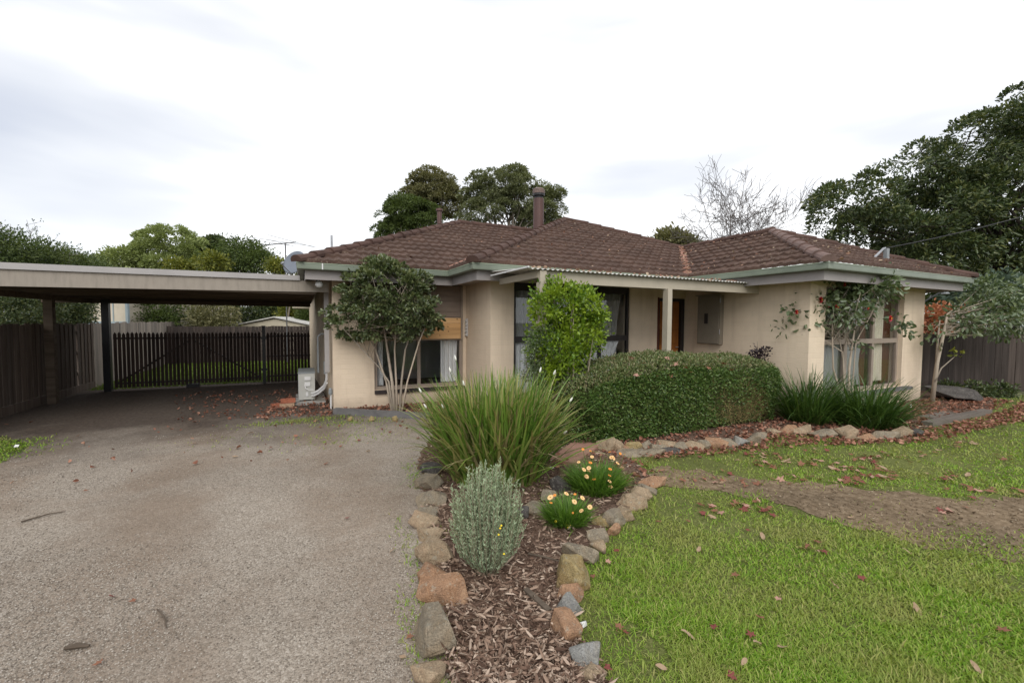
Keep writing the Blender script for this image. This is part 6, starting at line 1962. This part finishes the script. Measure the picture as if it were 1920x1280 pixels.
def fallen():
    rng = np.random.default_rng(301)
    # on the lawn: a few close ones, many near the stone row
    near = [(1420, 1205, 'tan'), (1395, 1240, 'tan'), (1410, 1190, 'red'), (1465, 1210, 'tan'), (1565, 1095, 'tan'), (1615, 1080, 'red'), (1820, 1108, 'red'), (1425, 1155, 'brown'), (1160, 1175, 'brown'), (1170, 1182, 'red'), (1375, 1265, 'red'), (1137, 1248, 'red'), (1290, 1190, 'tan'), (1340, 1175, 'red'), (1110, 1080, 'brown'), (1155, 1030, 'red'), (1140, 1053, 'pink'),
            (1335, 968, 'tan'), (1400, 992, 'red'), (1430, 1005, 'tan'), (1235, 977, 'brown'), (1290, 975, 'brown'), (1700, 1033, 'tan'), (1595, 968, 'tan'), (1380, 1075, 'brown'), (1310, 1030, 'tan'), (1830, 1250, 'tan'), (1460, 1120, 'pink'), (1720, 1142, 'tan'), (1240, 1250, 'tan'), (1880, 1180, 'brown')]
    for (x, y, k) in near:
        p = G(x, y, .03); put_leaf(k, p, rng.uniform(.048, .072), rng, LBL[k], 'fallen leaves on the lawn')
    n = 0
    while n < 225:
        if n % 5 == 0: cx_ = rng.uniform(1150, 1915); cy_ = 845 + abs(rng.normal(0, 1)) * 62 + max(0, 1250 - cx_) * .10 - (25 if cx_ > 1720 else 0)
        x = cx_ + rng.normal(0, 22); y = cy_ + rng.normal(0, 5)
        p = G(x, y, .028)
        if not in_poly(np.array([p[:2]]), lawn_poly)[0]: continue
        k = rng.choice(['red', 'brown', 'brown', 'pink', 'tan'], p=[.22, .3, .2, .18, .10])
        put_leaf(k, p, rng.uniform(.06, .11), rng, LBL[k], 'fallen leaves on the lawn'); n += 1
    dl = {'red': 'dark red fallen leaf lying on the gravel', 'brown': 'russet brown fallen leaf lying on the gravel', 'tan': 'narrow tan fallen leaf lying on the gravel', 'pink': 'pale pink brown fallen leaf lying on the gravel'}
    for (x, y, k) in ((247, 1124, 'brown'), (212, 1117, 'red'), (162, 918, 'brown'), (187, 1240, 'brown'), (612, 868, 'brown'), (672, 825, 'red'), (760, 782, 'brown'), (652, 970, 'red'), (785, 820, 'red'), (575, 770, 'brown'), (520, 778, 'brown'), (470, 812, 'tan'), (365, 830, 'brown'), (440, 855, 'tan'), (768, 965, 'red'), (755, 1230, 'tan'), (770, 1190, 'brown'), (735, 1030, 'tan'), (10, 795, 'brown'), (58, 790, 'brown'), (745, 790, 'brown'), (600, 800, 'brown'), (690, 845, 'tan')):
        p = G(x, y, .024); put_leaf(k, p, .05 if y > 900 else .07, rng, dl[k], 'fallen leaves on the gravel')
    for (x, y) in ((1150, 676), (1181, 676), (1210, 685), (1253, 676), (1287, 694), (1330, 695), (1298, 663), (1345, 672), (1358, 685), (1229, 710), (1256, 711), (1295, 702), (1195, 708), (1372, 697), (1265, 688)):
        q = np.array([0, 0, 0.0])
        # on the hedge's top: where the sight line meets it
        for s in np.linspace(4.6, 7.6, 160):
            q = PD(x, y, s); X = (q[0] - 4.88) / 2.04; Y = (q[1] - 4.68) / .52
            if abs(X) < 1 and abs(Y) < 1 and q[2] < .995 * (1 - .10 * min(1, max(0, (-X - .35) / .65))) * (1 - .12 * max(abs(X) ** 7, abs(Y) ** 5)): break
        else: continue
        put_leaf('pink' if rng.random() < .7 else 'brown', q + np.array([0, 0, .035]), rng.uniform(.09, .13), rng, 'pale pinkish fallen leaf caught on top of the clipped hedge', 'fallen leaves on the hedge', .4)


fallen()
for i, (a, b) in enumerate((((95, 985), (120, 966)), ((330, 1165), (300, 1148)), ((110, 1222), (165, 1218)))):
    pass
mb = MB(); pa, pb_ = G(40, 982), G(122, 962); mb.tube([(*pa[:2], .018), (*((pa + pb_) / 2 + [.02, .03, 0])[:2], .022), (*pb_[:2], .016)], [.006, .005, .003], 6)
tag(obj('stick', mb, M['stick'], None, (*pa[:2], .01)), 'thin dark stick on the gravel at the far left', 'stick', 'sticks on the ground')
mb = MB(); pa, pb_ = G(295, 1148), G(312, 1182); mb.tube([(*pa[:2], .018), (*((pa + pb_) / 2 + [.01, .0, 0])[:2], .022), (*pb_[:2], .016)], [.004, .004, .003], 6)
tag(obj('stick', mb, M['stick'], None, (*pa[:2], .01)), 'short curved stick on the gravel near the orange leaf', 'stick', 'sticks on the ground')
mb = MB(); pa, pb_ = G(122, 1222), G(168, 1217); mb.tube([(*pa[:2], .02), (*((pa + pb_) / 2)[:2], .026), (*pb_[:2], .02)], [.009, .013, .006], 7)
tag(obj('bark_piece', mb, M['stick'], None, (*pa[:2], .01)), 'curled dark piece of bark on the gravel lower left', 'bark', 'sticks on the ground')
mb = MB(); pa, pb_ = G(990, 1052), G(1048, 1066); mb.tube([(*pa[:2], .05), (*((pa + pb_) / 2)[:2], .055), (*pb_[:2], .05)], [.006, .006, .004], 6)
tag(obj('stick', mb, M['stick'], None, (*pa[:2], .01)), 'reddish stick lying on the mulch right of the lavender', 'stick', 'sticks on the ground')
mb = MB(); pa, pb_ = G(985, 1120), G(1030, 1160); mb.beam((*pa[:2], .05), (*pb_[:2], .045), .03, .012)
tag(obj('bark_piece', mb, M['stick'], None, (*pa[:2], .01)), 'dark strip of bark lying on the mulch below the lavender', 'bark', 'sticks on the ground')
b = G(31, 842); mb = MB(); mb.add([(b[0] - .02, b[1] - .01, .03), (b[0] + .02, b[1] - .015, .03), (b[0] + .022, b[1] + .01, .05), (b[0] - .015, b[1] + .015, .055)], [(0, 1, 2, 3)])
tag(obj('paper_scrap', mb, M['paper'], None, (b[0], b[1], 0)), 'scrap of white paper on the grass strip at the far left', 'litter')
